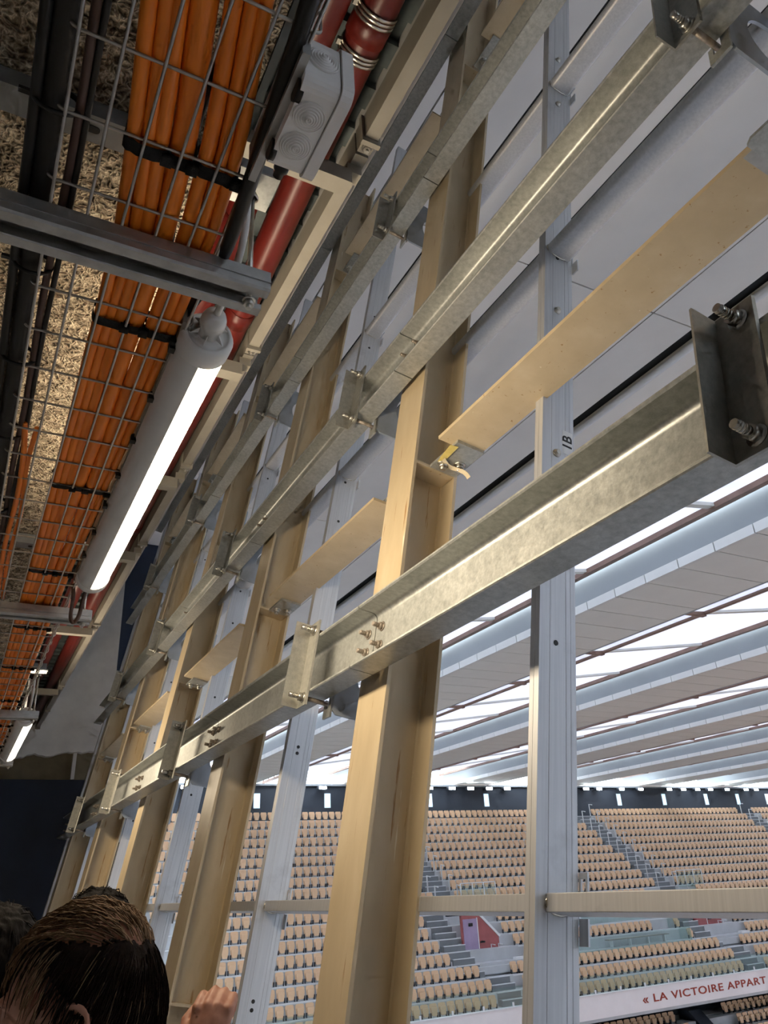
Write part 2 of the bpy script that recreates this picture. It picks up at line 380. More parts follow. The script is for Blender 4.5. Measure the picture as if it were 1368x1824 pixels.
# ------------------------------------------------------------------ leaning steel frame
def hexbolt(mb, p, ax, r=.013, h=.012, thread=.02, tr=.0075):
    """hex nut with washer and a stub of thread, at p pointing along ax"""
    p = Vector(p); ax = Vector(ax)
    mb.lathe([(r*1.35, 0), (r*1.35, .003)], p, ax, 14); sm = mb.smooth
    mb.tube([p+ax*.003, p+ax*(.003+h)], r, 6); mb.tube([p+ax*(.003+h), p+ax*(.003+h+thread)], tr, 10)
    for i in range(1, 5): mb.tube([p+ax*(.003+h+thread*(i-.35)/5), p+ax*(.003+h+thread*(i+.05)/5)], tr*1.12, 10)
    mb.smooth = sm
VTOP = 5.28
STV = [1.445, 4.2]
def columns():
    L = VTOP-VBASE
    def fl(t0, t1):
        return B(t0, t1, -.1, .1, 0, L)
    ff = MB().prism([(0, -.1), (.012, -.1), (.012, -.012), (.016, -.006), (.016, .006), (.012, .012), (.012, .1), (0, .1)], 'z', 0, L).mesh('front_flange', M['tan'])
    bf = MB().prism([(.178, -.1), (.19, -.1), (.19, .1), (.178, .1), (.178, .012), (.174, .006), (.174, -.006), (.178, -.012)], 'z', 0, L).mesh('back_flange', M['tan'])
    wb = B(.012, .178, -.0045, .0045, 0, L).mesh('web', M['tan'])
    st = MB().prism([(.012, -.098), (.176, -.098), (.176, -.0045), (.012, -.0045)], 'z', 0, .012).mesh('stiffener_plate', M['tan'])
    st2 = MB().prism([(.012, .0045), (.176, .0045), (.176, .098), (.012, .098)], 'z', 0, .012).mesh('stiffener_plate', M['tan'])
    cl = B(.060, .172, -.31, -.118, 0, .012).mesh('cleat_plate', M['galv'])
    cl2 = B(.055, .172, .088, .31, 0, .012).mesh('cleat_plate', M['galv'])
    bm_ = MB()
    hexbolt(bm_, (0, 0, 0), (0, 0, -1), .017, .014, .012, .010)
    bolt = bm_.mesh('bolt', M['bolt'])
    names = ['tan steel column beside the camera, mostly out of view', 'tan steel column with long rust scratches, widest in view',
             'tan steel column behind the raised hand', 'tan steel column third from the rusty scratched one, above the dark haired head',
             'thin looking tan steel column next to last in the leaning row', 'last tan steel column of the row by the navy end wall']
    names[3] = 'tan steel column just beyond the one behind the raised hand'
    for i, s in enumerate(IB):
        e = thing('steel_column', names[i], 'column', W(s, VBASE, .03), LEAN, 'tan steel columns of the leaning frame')
        obj('front_flange', ff, e); obj('back_flange', bf, e); obj('web', wb, e)
        part('base_plate', B(-.02, .21, -.12, .12, 0, .015), M['tan'], e)
        if i in (1, 2): obj('stiffener_plate', st, e, (0, 0, -.42-VBASE))
        for lv in STV:
            obj('stiffener_plate', st, e, (0, 0, lv-VBASE)); obj('stiffener_plate', st2, e, (0, 0, lv-VBASE))
            c = obj('cleat_plate', cl, e, (0, 0, lv-.0125-VBASE)); obj('cleat_plate', cl2, e, (0, 0, lv+.0125-VBASE))
            if i == 0: part('lapped_plate', MB().prism([(-.02, .088), (.19, .088), (.19, .24), (-.012, .24), (-.02, .225)], 'z', 0, .010), M['galv'], e, (0, 0, lv-.0125-VBASE))
            for bx, by in ((.088, -.170), (.142, -.195)):
                obj('bolt', bolt, c, (bx, by, 0))
        if i == 1:
            ta = MB(); ta.prism([(.045, -.285), (.075, -.292), (.080, -.20), (.062, -.17), (.055, -.20)], 'z', -.0045, -.003)
            tp = part('tape_remnant', ta, M['tape'], e, (0, 0, STV[0]-.0125-VBASE)); tp['label'] = 'scrap of yellow tape'
            pe = MB(); pts = []
            for k in range(12):
                u = k/11; pts.append((.07+.10*u, -.20+.02*math.sin(u*5), -.006-.05*u*u))
            w_ = .022
            for k, q in enumerate(pts):
                pe.v += [(q[0], q[1]-w_/2, q[2]), (q[0], q[1]+w_/2, q[2]), (q[0]+.001, q[1]+w_/2, q[2]-.0015), (q[0]+.001, q[1]-w_/2, q[2]-.0015)]
            for k in range(11):
                a = k*4
                for j in range(4): pe.face((a+j, a+(j+1) % 4, a+4+(j+1) % 4, a+4+j))
            pp = part('peeling_strip', pe, M['peel'], e, (0, 0, STV[0]-.0125-VBASE)); pp['label'] = 'curling beige strip of old paint film'
columns()

def posts():
    L = VTOP-.05-VBASE
    prof = [(.12, -.02), (.152, -.02), (.153, -.0192), (.155, -.0192), (.156, -.02), (.205, -.02), (.206, -.019), (.209, -.019), (.210, -.02), (.222, -.02), (.223, -.0192), (.225, -.0192), (.226, -.02),
            (.242, -.02), (.244, -.018), (.244, .018), (.242, .02), (.122, .02), (.12, .018), (.12, .0012), (.1208, .0006), (.1208, -.0006), (.12, -.0012)]
    body = MB().prism(prof, 'z', 0, L).mesh('body', M['alu'])
    hb = MB(); hb.cyl((.175, -.0203, 0), (.175, -.0215, 0), .0075, 12); hole = hb.mesh('bolt_hole', M['darkgap'])
    sb = MB(); sb.lathe([(.014, 0), (.014, .004), (.0095, .0045), (.0095, .012), (.006, .012)], (.175, -.02, 0), (0, -1, 0), 14); stud = sb.mesh('stud', M['bolt'])
    names = ['pale aluminium post beside the camera, out of view', 'pale aluminium post with a 1B sticker', 'pale aluminium post with two pairs of holes, beyond the scratched column',
             'pale aluminium post just past the raised hand column', 'narrow aluminium post between the last but one tan columns', 'last pale aluminium post near the navy end wall']
    names[3] = 'pale aluminium post between the second and third tan columns in view'
    names[4] = 'narrow pale aluminium post between the third and fourth tan columns in view'
    for i, s in enumerate(AL):
        e = thing('aluminium_post', names[i], 'post', W(s, VBASE, TA), LEAN, 'aluminium posts of the leaning frame')
        obj('body', body, e)
        if i == 1: hs = [2.139, .613]; ss = [3.5, 3.143, 1.865, 1.242]
        elif i == 2: hs = [.645, .616, -.349, -.378, 3.42, 3.146, 2.119, 1.863]; ss = []
        else: hs = [.645, 1.30, 1.86, 2.12, 3.15]; ss = []
        for h in hs: obj('bolt_hole', hole, e, (0, 0, h-VBASE))
        for h in ss: obj('stud', stud, e, (0, 0, h-VBASE))
        for h in (-.015, 2.17, 3.27):
            # slotted tab standing off the near face of the post
            tb = MB(); z0 = h-VBASE
            tb.box(.244, .249, -.05, -.02, z0-.075, z0-.02); tb.box(.244, .249, -.05, -.043, z0+.02, z0+.075); tb.box(.244, .249, -.027, -.02, z0+.02, z0+.075); tb.box(.244, .249, -.043, -.027, z0+.062, z0+.075); tb.box(.244, .249, -.043, -.027, z0+.02, z0+.034)
            tb.box(.2445, .25, .0, -.02, z0-.02, z0+.02)
            part('slotted_tab', tb, M['alu'], e)
        if i == 1:
            z0 = 1.30-VBASE
            stk = part('sticker', B(.198, .238, -.0205, -.0198, z0-.045, z0+.045), M['sticker'], e)
            t = obj('lettering', text_mesh('1B', .052, M['ink'], .0004), stk, (.218, -.0212, z0))
            t.rotation_euler = Matrix(((0, -1, 0), (0, 0, -1), (1, 0, 0))).to_euler()
posts()

def channel_profile(v0=0., h=.22, d=.083, tw=.009, tf=.0125, r=.021):
    P_ = [(-.0, v0), (-d+.003, v0), (-d, v0+.003), (-d, v0+tf-.004), (-d+.004, v0+tf)]
    c = (-tw-r, v0+tf+r)
    for k in range(7):
        a = -math.pi/2 + (math.pi/2)*k/6; P_.append((c[0]+r*math.cos(a), c[1]+r*math.sin(a)))
    c = (-tw-r, v0+h-tf-r)
    for k in range(7):
        a = (math.pi/2)*k/6; P_.append((c[0]+r*math.cos(a), c[1]+r*math.sin(a)))
    P_ += [(-d+.004, v0+h-tf), (-d, v0+h-tf+.004), (-d, v0+h-.003), (-d+.003, v0+h), (0, v0+h)]
    return P_
def channels():
    lvname = ['lowest rail', 'second rail up', 'third rail up', 'topmost rail']
    bay = ['before the first clamp', 'in the bay nearest the camera', 'in the second bay', 'in the third bay', 'in the fourth bay', 'in the last bay by the end wall']
    bb = MB(); hexbolt(bb, (0, 0, 0), (-1, 0, 0), .0125, .011, .022, .0072); bolt = bb.mesh('bolt', M['bolt_rust'])
    pk = B(0, .03, -.06, .06, -.03, .17).mesh('packer_plate', M['tan'])
    for li, lv in enumerate(LEV):
        for k in range(6):
            a, b = SPL[k]+.003, SPL[k+1]-.003
            e = thing('channel_rail', f'galvanised C channel, {lvname[li]}, {bay[k]}', 'steel rail', W(a, lv), LEAN, 'galvanised channel rails')
            mb = MB(); mb.smooth = True; mb.prism(channel_profile(), 'y', 0, b-a)
            me = mb.mesh('body', M['galv'])
            o = obj('body', me, e)
            md = o.modifiers.new('edge', 'EDGE_SPLIT'); md.split_angle = math.radians(40)
            for q in (.045, b-a-.045):
                if li > 0 and k not in (1, 2, 3): continue
                for v in (.085, .150): obj('bolt', bolt, e, (-.0095, q, v))
channels()

def brackets():
    LEG = MB().prism([(-.091, .015), (-.091, -.062), (-.0845, -.064), (-.0845, .0205), (-.150, .0205), (-.151, .015)], 'z', -.048, .272).mesh('angle_plate', M['galv_dark'])
    nut = MB(); hexbolt(nut, (-.091, -.03, 0), (-1, 0, 0), .0145, .016, .034, .0085); nutm = nut.mesh('nut', M['bolt'])
    rod = MB().cyl((-.0915, -.03, 0), (.03, -.03, 0), .0085, 10).mesh('threaded_rod', M['bolt_rust'])
    # hook plate: bent tab held by the rods, and a plate with a big round opening standing out behind the rail
    hk = MB(); N = 48; c = (.19, .105); r = .098; outer = []
    for j in range(N):
        a = 2*math.pi*j/N; dx, dy = math.cos(a), math.sin(a)
        k = min((.185/abs(dx)) if abs(dx) > 1e-6 else 9, (.162/abs(dy)) if abs(dy) > 1e-6 else 9)
        outer.append((c[0]+dx*k, c[1]+dy*k))
    for s_ in (-.066, -.058):
        for (x, z) in outer: hk.v.append((x, s_, z))
        for j in range(N):
            a = 2*math.pi*j/N; hk.v.append((c[0]+r*math.cos(a), s_, c[1]+r*math.sin(a)))
    for j in range(N):
        q = (j+1) % N
        hk.face((j, q, N+q, N+j)); hk.face((2*N+j, 3*N+j, 3*N+q, 2*N+q)); hk.face((j, 2*N+j, 2*N+q, q)); hk.face((N+j, N+q, 3*N+q, 3*N+j))
    hkm = hk.mesh('ring_plate', M['hook'])
    tb = MB(); tb.box(.004, .012, -.066, -.005, -.068, -.035); tb.box(.004, .012, -.066, -.042, -.035, .29); tb.box(.004, .012, -.066, -.005, .255, .29); tb.box(.004, .012, -.018, -.005, -.035, .0); 
    tbm = tb.mesh('slotted_tab', M['galv'])
    lvname = ['lowest rail', 'second rail up', 'third rail up']
    for li, lv in enumerate(LEV[:3]):
        for k, s in enumerate(BR):
            e = thing('rail_clamp', f'steel angle clamp with two threaded rods on the {lvname[li]}, {ORD[k]} from the camera', 'clamp', W(s, lv), LEAN, 'angle clamps on the rails')
            obj('angle_plate', LEG, e)
            for v in (-.017, .237):
                r_ = obj('threaded_rod', rod, e, (0, 0, v)); obj('nut', nutm, r_)
            g = thing('hook_plate', f'grey blue plate with round opening behind the {ORD[k]} clamp of the {lvname[li]}', 'bracket', W(s, lv), LEAN, 'ring shaped hook plates')
            obj('ring_plate', hkm, g); obj('slotted_tab', tbm, g)
brackets()

def transoms():
    for li, lv in enumerate(STV):
        for i in range(5):
            a, b = IB[i]+.24, IB[i+1]-.27
            e = thing('tan_transom', f'tan painted steel cross rail {"at head height" if False else ("between rails one and two" if li == 0 else "just under the topmost rail")}, {ORD[i]} bay', 'steel rail', W(a, lv, .03), LEAN, 'tan cross rails between the columns')
            mb = MB(); mb.prism([(.004, 0), (.172, 0), (.174, .012), (.096, .012), (.094, .075), (.086, .075), (.084, .012), (.002, .012)], 'y', 0, b-a)
            part('body', mb, M['tan'], e)
            if i == 0 and li == 0: part('bare_end', B(.010, .168, 0, .028, -.0008, .0), M['strut'], e)['label'] = 'bare grey end of the tan rail'
    names = {0: 'aluminium', 1: 'aluminium', 2: 'aluminium'}
    hname = ['at eye level', 'behind the second rail up', 'behind the third rail up']
    for li, lv in enumerate((-.015, 2.17, 3.27)):
        for i in range(5):
            a, b = AL[i]+.021, AL[i+1]-.0215
            e = thing('aluminium_bar', f'dull aluminium cross bar {hname[li]}, {ORD[i]} bay', 'cross bar', W(a, lv, TA), LEAN, 'aluminium cross bars between the posts')
            mb = MB(); t0, t1, r = (.150, .222, .0022) if li == 0 else (.128, .232, .02)
            h = .0195 if li == 0 else .024
            pr = []
            for cx_, cz_, a0 in ((t0+r, -h+min(r, h-.001), math.pi), (t1-r, -h+min(r, h-.001), 1.5*math.pi), (t1-r, h-min(r, h-.001), 0), (t0+r, h-min(r, h-.001), .5*math.pi)):
                for q in range(6):
                    an = a0+math.pi/2*q/5; pr.append((cx_+r*math.cos(an), cz_+min(r, h-.001)*math.sin(an)))
            mb.smooth = li > 0; mb.prism(pr, 'y', 0, b-a); o = part('body', mb, M['alu'], e)
            md = o.modifiers.new('edge', 'EDGE_SPLIT'); md.split_angle = math.radians(50)
            wl = MB(); ring = [((t0+t1)/2+math.cos(q)*(t1-t0)*.52, 0, math.sin(q)*h*1.08) for q in [2*math.pi*x/24 for x in range(25)]]
            wl.tube(ring, .0035, 6, False)
            wo = part('weld_bead', wl, M['steel'], e, (0, b-a-.001, 0))
transoms()

def end_plate():
    e = thing('end_plate', 'lilac grey flat plate closing the leaning frame by the navy wall', 'plate', W(9.45, VBASE, .03), LEAN)
    part('body', B(0, .42, .16, .17, 0, VTOP-VBASE), M['alu'], e)
    part('flange', B(.0, .012, .1, .17, 0, VTOP-VBASE), M['alu'], e)
end_plate()

# ------------------------------------------------------------------ services under the gallery ceiling
def lerp(tab, y):
    if y <= tab[0][0]: return tab[0][1]
    for (a, p), (b, q) in zip(tab, tab[1:]):
        if y <= b: return p+(q-p)*(y-a)/(b-a)
    return tab[-1][1]
def ceiling_edge():
    z0, z1 = 1.862, 1.948
    ys = [-3.0, .24, 1.30, 2.29, 3.27, 4.26, 5.85, 7.85, 9.0, 10.0]
    where = ['behind the camera', 'above the junction box', 'beside the red pipe coupling', 'above the near lamp cap', 'alongside the near lamp', 'past the middle of the near lamp', 'by the far end of the near lamp', 'between the two lamps', 'beyond the second lamp']
    for k, (a, b) in enumerate(zip(ys, ys[1:])):
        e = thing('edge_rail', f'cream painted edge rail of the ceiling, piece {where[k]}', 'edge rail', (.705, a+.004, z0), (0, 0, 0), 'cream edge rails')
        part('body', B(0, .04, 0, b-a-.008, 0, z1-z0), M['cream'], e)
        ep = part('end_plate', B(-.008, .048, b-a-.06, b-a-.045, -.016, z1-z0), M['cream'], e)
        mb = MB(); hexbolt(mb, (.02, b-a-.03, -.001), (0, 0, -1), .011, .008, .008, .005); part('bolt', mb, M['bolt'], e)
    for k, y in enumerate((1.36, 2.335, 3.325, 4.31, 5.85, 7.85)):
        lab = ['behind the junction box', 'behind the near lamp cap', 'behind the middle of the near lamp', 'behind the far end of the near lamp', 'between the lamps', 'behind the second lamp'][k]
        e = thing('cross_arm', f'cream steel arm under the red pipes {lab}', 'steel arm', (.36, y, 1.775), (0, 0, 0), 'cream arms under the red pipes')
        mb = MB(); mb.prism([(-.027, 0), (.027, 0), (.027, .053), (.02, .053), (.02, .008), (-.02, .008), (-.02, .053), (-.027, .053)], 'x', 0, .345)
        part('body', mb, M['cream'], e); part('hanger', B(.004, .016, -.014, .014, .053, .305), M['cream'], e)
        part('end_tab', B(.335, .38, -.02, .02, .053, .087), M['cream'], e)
ceiling_edge()

def pipes():
    for k, (x0, x1, r, lab) in enumerate(((.481, .495, .049, 'dark red sprinkler pipe next to the junction box'), (.593, .646, .0505, 'dark red sprinkler pipe with two steel band couplings'))):
        e = thing('red_pipe', lab, 'pipe', (0, 0, 1.922), (0, 0, 0), 'red pipes under the metal deck')
        X = lambda y: x0+(x1-x0)*min(1, max(0, (y-.8)/1.6))
        part('body', MB().tube([(X(y), y, 0) for y in (-3, .4, .8, 1.3, 1.86, 2.4, 5, 9.9)], r, 20), M['red'], e)
        for y in ((.96, 1.065) if k == 1 else (2.06, 3.46)):
            mb = MB()
            for q in (-.011, 0, .011): mb.tube([(X(y), y+q-.004, 0), (X(y), y+q+.004, 0)], r+.0045, 20)
            c = part('band_coupling', mb, M['steel'], e); c['label'] = 'bright steel band'
            part('clamp_lug', MB().box(X(y)-r-.013, X(y)-r-.001, y-.007, y+.007, -.009, .005), M['bolt'], e)
        for y in ((.99, 2.15, 4.1) if k else (1.73, 4.0)):
            part('sleeve', MB().tube([(X(y), y-.04, 0), (X(y), y+.04, 0)], r+.003, 20), M['red'], e)
pipes()

def strut(y, x0, x1, lab):
    e = thing('strut_rail', lab, 'support rail', (x0, y, 1.0), (0, 0, 0), 'strut rails under the cable tray')
    prof = [(-.04, .045), (-.04, .004), (-.036, 0), (-.016, 0), (-.014, .002), (-.014, .011), (-.017, .011), (-.017, .004), (-.036, .004), (-.037, .041),
            (.037, .041), (.036, .004), (.017, .004), (.017, .011), (.014, .011), (.014, .002), (.016, 0), (.036, 0), (.04, .004), (.04, .045)]
    part('body', MB().prism(prof, 'x', 0, x1-x0), M['strut'], e)
    mb = MB(); mb.prism([(-.0405, .018), (-.0405, .023), (-.0425, .023), (-.0425, .018)], 'x', 0, x1-x0); part('rib', mb, M['strut'], e)
    return e
def supports():
    labs = ['dark steel strut crossing under the cables by the near lamp cap', 'grey steel strut at the far end of the near lamp', 'grey steel strut at the near end of the second lamp', 'far grey steel strut beyond the second lamp']
    for k, y in enumerate((1.075, 3.13, 5.1, 7.0)):
        strut(y, -.75, .365, labs[k])
        r = thing('hanger_rod', ['bright threaded hanger rod beside the junction box', 'thin hanger rod by the looped brown cord', 'thin hanger rod above the second lamp', 'far thin hanger rod'][k], 'rod', (.336, y, 1.0), (0, 0, 0), 'hanger rods of the struts')
        part('body', MB().cyl((0, 0, -.02), (0, 0, .28), .0055, 10), M['bolt'], r)
        for z in (-.001, .046, .268):
            mb = MB(); mb.lathe([(.013, 0), (.013, .002)], (0, 0, z), (0, 0, 1 if z > 0 else -1), 14); mb.tube([(0, 0, z), (0, 0, z+(.012 if z > 0 else -.012))], .0105, 6); part('nut', mb, M['bolt'], r)
        e = thing('perforated_rail', ['grey perforated rail under the wood wool ceiling near the junction box', 'perforated rail above the far end of the near lamp', 'perforated rail above the second lamp', 'far perforated rail by the end wall'][k], 'support rail', (-.75, y, 1.30), (0, 0, 0), 'perforated rails on the ceiling')
        part('body', MB().prism([(-.03, 0), (.03, 0), (.03, .04), (.026, .04), (.026, .004), (-.026, .004), (-.026, .04), (-.03, .04)], 'x', 0, 1.12), M['strutlight'], e)
        hb = MB(); hb.cyl((0, 0, -.0012), (0, 0, .0), .0085, 14); hm = hb.mesh('round_hole', M['darkgap'])
        sb = MB(); sb.prism([(.016*math.cos(a)*.5+(.014 if math.cos(a) > 0 else -.014), .008*math.sin(a)) for a in [2*math.pi*j/16 for j in range(16)]], 'z', -.0012, 0); sm_ = sb.mesh('slot_hole', M['darkgap'])
        for j in range(11):
            obj('slot_hole' if j % 3 == 2 else 'round_hole', sm_ if j % 3 == 2 else hm, e, (.06+j*.088, 0, 0))
        part('end_plate', B(1.03, 1.13, -.045, .045, -.006, -.0015), M['galv'], e)
supports()

def tray():
    e = thing('cable_tray', 'zinc wire mesh cable tray carrying the orange cables', 'cable tray', (0, 0, 1.05))
    xs = [-.022, .036, .093, .150, .208, .262]; Y0, Y1 = .05, 9.9
    r = .0027; wm = MB().tube([(0, Y0, 0), (0, Y1, 0)], r, 8).mesh('long_wire', M['wire'])
    for x in xs: obj('long_wire', wm, e, (x, 0, -r))
    for x in (-.030, .270):
        for z in (.028, .055): obj('long_wire', wm, e, (x, 0, z))
    pts = [(-.033, 0, .06), (-.033, 0, .012)]
    for q in range(1, 5): a = math.pi/2*q/4; pts.append((-.033+.014*(1-math.cos(a)), 0, .012-.010*math.sin(a)))
    for q in range(0, 5): a = math.pi/2*(1-q/4); pts.append((.273-.014*(1-math.cos(a)), 0, .012-.010*math.sin(a)))
    pts += [(.273, 0, .06)]
    cm = MB().tube(pts, r, 7).mesh('cross_wire', M['wire'])
    y = .188
    while y < 9.9:
        obj('cross_wire', cm, e, (0, y, 0)); y += .1335
tray()

LEFT = [(.2, -.01), (.57, .034), (.8, .060), (1.08, .088), (2.65, .100), (9, .10)]
RIGHT = [(.2, .16), (.57, .205), (.8, .243), (1.0, .256), (1.4, .252), (2.66, .236), (9, .235)]
TIES = [.874, 1.31, 2.066, 2.75, 3.42, 4.1, 4.85, 5.6, 6.4, 7.2]
GROUPS = [[(.06, .0118, 0), (.175, .0108, 0), (.285, .0125, 0)], [(.47, .0200, 0)], [(.68, .0125, 0), (.81, .0105, 0), (.925, .0105, 0)]]
EXTRA = [[(.12, .010, .021)], [(.42, .010, .034)], [(.76, .010, .022)]]
def cable_x(u, y, k):
    l, r = lerp(LEFT, y), lerp(RIGHT, y)
    tie = min(abs(y-t) for t in TIES); loose = min(1, tie/.25)
    return l+(r-l)*u + .006*loose*noise.noise((y*1.3, k*7.3, 0))
def cables():
    names = [['orange cable at the left edge of the bundle', 'second orange cable from the left of the bundle', 'third orange cable from the left, next to the thick one'], ['thickest orange cable in the middle of the bundle'],
             ['orange cable just right of the thick one', 'second orange cable from the lamp side', 'orange cable at the lamp side edge of the bundle']]
    nx = ['upper layer orange cable over the left group', 'upper layer orange cable over the thick one', 'upper layer orange cable over the lamp side group']
    k = 0
    for gi, g in enumerate(GROUPS):
        for ci, (u, r, dz) in enumerate(g+EXTRA[gi]):
            pts = []; y = .05
            while y < 9.6:
                pts.append((cable_x(u, y, k), y, 1.0535+r+dz+.004*max(0, noise.noise((y*1.7, k*3.1, 5))))); y += .06
            lab = names[gi][ci] if ci < len(g) else nx[gi]
            tag(obj('orange_cable', MB().tube(pts, r, 14).mesh('orange_cable', M['orange'])), lab, 'cable', 'orange cables in the tray'); k += 1
    wn = ['beside the junction box', 'just past the dark strut', 'halfway along the near lamp', 'near the far end of the near lamp', 'past the second strut', 'before the third strut', 'just before the second lamp', 'along the second lamp', 'past the second lamp', 'nearest the end wall']
    gn = ['left cable group', 'thick cable', 'lamp side cable group']
    for ti, ty in enumerate(TIES):
        for gi, g in enumerate(GROUPS):
            us = [cable_x(u, ty, 0)+s_*r for u, r, dz in g for s_ in (-1, 1)]
            a, b = min(us)-.003, max(us)+.003; zt = 1.0535+max(2*r for u, r, dz in g)+.024; zb = 1.049
            mb = MB(); N = 22; mb.smooth = True; rings = []
            for q, yo in enumerate((-.013, -.006, .004, .012)):
                for j in range(N):
                    an = 2*math.pi*j/N; jit = 1+.05*noise.noise((j*.9, q*2.1, ti+gi*5.))
                    cxp = (a+b)/2+(b-a)/2*jit*(abs(math.cos(an))**.5)*(1 if math.cos(an) > 0 else -1); czp = (zt+zb)/2+(zt-zb)/2*jit*(abs(math.sin(an))**.5)*(1 if math.sin(an) > 0 else -1)
                    mb.v.append((cxp, ty+yo+.006*noise.noise((j*.7, gi, ti*3.)), czp))
            for q in range(3):
                for j in range(N): mb.face((q*N+j, q*N+(j+1) % N, (q+1)*N+(j+1) % N, (q+1)*N+j))
            mb.box(b-.012, b+.006, ty-.009, ty+.010, zb-.006, zb+.006)
            tag(obj('cable_strap', mb.mesh('cable_strap', M['velcro'])), f'black strap round the {gn[gi]} {wn[ti]}', 'strap', 'black straps on the cables')
    # black conduit on the far side of the tray, ribbed
    mb = MB(); pts = []; rr = []; y = .05; j = 0
    while y < 9.0:
        pts.append((-.040+.006*noise.noise((y, 9, 0)), y, 1.075)); rr.append(.0195 if j % 2 else .0168); y += .009; j += 1
    tag(obj('ribbed_conduit', mb.tube(pts, rr, 12).mesh('ribbed_conduit', M['black'])), 'black ribbed conduit along the outer side of the tray', 'conduit')
    for j, (dx, r, mt, lab) in enumerate(((-.008, .007, 'copper', 'thin brown cord beside the black conduit'), (.006, .0055, 'black', 'thin black cord inside the tray edge'), (-.066, .0085, 'black', 'thin black cable on the outer side of the conduit'))):
        pts = []; y = .05
        while y < 9.0:
            pts.append((dx+.010*noise.noise((y*1.6, 20+j, 0)), y, 1.068+.006*noise.noise((y*2, 30+j, 0)))); y += .07
        tag(obj('thin_cord', MB().tube(pts, r, 8).mesh('thin_cord', M[mt])), lab, 'cord')
    for j, (y, lab) in enumerate(((.86, 'near the perforated rail'), (1.22, 'past the dark strut'), (1.52, 'over the bare wire mesh'), (1.85, 'by the small orange loop'), (2.3, 'beside the near lamp'))):
        mb = MB(); ring = [(-.036+.034*math.cos(a), y, 1.073+.026*math.sin(a)) for a in [2*math.pi*q/16 for q in range(17)]]
        mb.tube(ring, .0042, 6, False); mb.box(-.088, -.066, y-.004, y+.004, 1.066, 1.072)
        tag(obj('cable_tie', mb.mesh('cable_tie', M['black'])), f'black cable tie round the ribbed conduit {lab}', 'cable tie', 'ties on the black conduit')
    pts = [(.20, .05, 1.10), (.225, .35, 1.065), (.243, .58, 1.045), (.258, .80, 1.04), (.270, .98, 1.045), (.274, 1.10, 1.07), (.268, 1.20, 1.09), (.255, 1.29, 1.10), (.235, 1.36, 1.12)]
    pts = smooth_path(pts)
    tag(obj('black_cable', MB().tube(pts, .0125, 12).mesh('black_cable', M['black'])), 'thick black cable passing in front of the junction box', 'cable')
    pts = smooth_path([(.16, .05, 1.13), (.165, .5, 1.10), (.168, .9, 1.11), (.20, 1.2, 1.12), (.22, 1.35, 1.12)])
    tag(obj('black_cable', MB().tube(pts, .0075, 10).mesh('black_cable', M['black'])), 'slim black cable above the gap in the orange bundle', 'cable')
    pts = smooth_path([(.0, 1.78, 1.066), (.012, 1.95, 1.058), (.016, 2.2, 1.057), (.008, 2.6, 1.058), (.014, 3.0, 1.057), (.0, 3.4, 1.06)])
    tag(obj('orange_cable', MB().tube(pts, .0075, 10).mesh('orange_cable', M['orange'])), 'thin orange loop of cable alone at the outer edge of the tray', 'cable')
    pts = smooth_path([(.030, 1.80, 1.064), (.024, 2.0, 1.058), (.034, 2.3, 1.057), (.026, 2.7, 1.058), (.036, 3.1, 1.06)])
    tag(obj('orange_cable', MB().tube(pts, .0065, 10).mesh('orange_cable', M['orange'])), 'second thin orange cable beside the lone loop', 'cable')
def smooth_path(p, n=8):
    p = [Vector(q) for q in p]; out = []
    for i in range(len(p)-1):
        a, b, c, d = p[max(i-1, 0)], p[i], p[i+1], p[min(i+2, len(p)-1)]
        for k in range(n):
            t = k/n; out.append(.5*((2*b)+(c-a)*t+(2*a-5*b+4*c-d)*t*t+(3*b-a-3*c+d)*t**3))
    out.append(p[-1]); return out
cables()

def junction_box():
    e = thing('junction_box', 'grey plastic junction box with ringed cable entries beside the tray', 'junction box', (.264, .622, 1.0))
    # body: long side along Y, lid facing +X
    def rrect(a0, a1, b0, b1, r):
        o = []
        for cx_, cy_, s_ in ((a1-r, b1-r, 0), (a0+r, b1-r, 1), (a0+r, b0+r, 2), (a1-r, b0+r, 3)):
            for q in range(5): an = math.pi/2*(s_+q/4); o.append((cx_+r*math.cos(an), cy_+r*math.sin(an)))
        return o
    mb = MB(); mb.smooth = False
    mb.prism(rrect(0, .158, .0, .105, .017), 'x', 0, .054); part('body', mb, M['boxgrey'], e)
    mb = MB(); mb.prism(rrect(-.004, .162, -.004, .109, .020), 'x', .056, .074); ld = part('lid', mb, M['boxgrey'], e)
    mb = MB(); mb.prism(rrect(.001, .157, .001, .104, .016), 'x', .053, .0565); part('seal', mb, M['strut'], e)
    prof = [(.0245, -.001)]
    for i_ in range(6):
        ro = .0240-.0038*i_; z_ = .0012*i_
        prof += [(ro, z_+.0028), (ro-.0010, z_+.0034), (ro-.0020, z_+.0026), (ro-.0026, z_-.0012)]
    prof += [(.0010, .0085)]
    for y in (.053, .106):
        part('cable_entry', MB().lathe(prof, (.027, y, 0), (0, 0, -1), 28), M['boxgrey'], e)
    part('cable_entry', MB().lathe(prof, (.028, 0, .055), (0, -1, 0), 28), M['boxgrey'], e)
    for y in (.03, .135):
        part('mounting_foot', MB().cyl((-.004, y, .012), (.006, y, .012), .016, 14), M['black'], e)
    part('back_plate', B(-.012, 0, -.02, .21, .02, .10), M['strut'], e)
    part('gland_nub', MB().lathe([(.012, 0), (.012, .012), (.008, .016), (.008, .026)], (.028, .158, .02), (0, 1, 0), 14), M['black'], e)
junction_box()

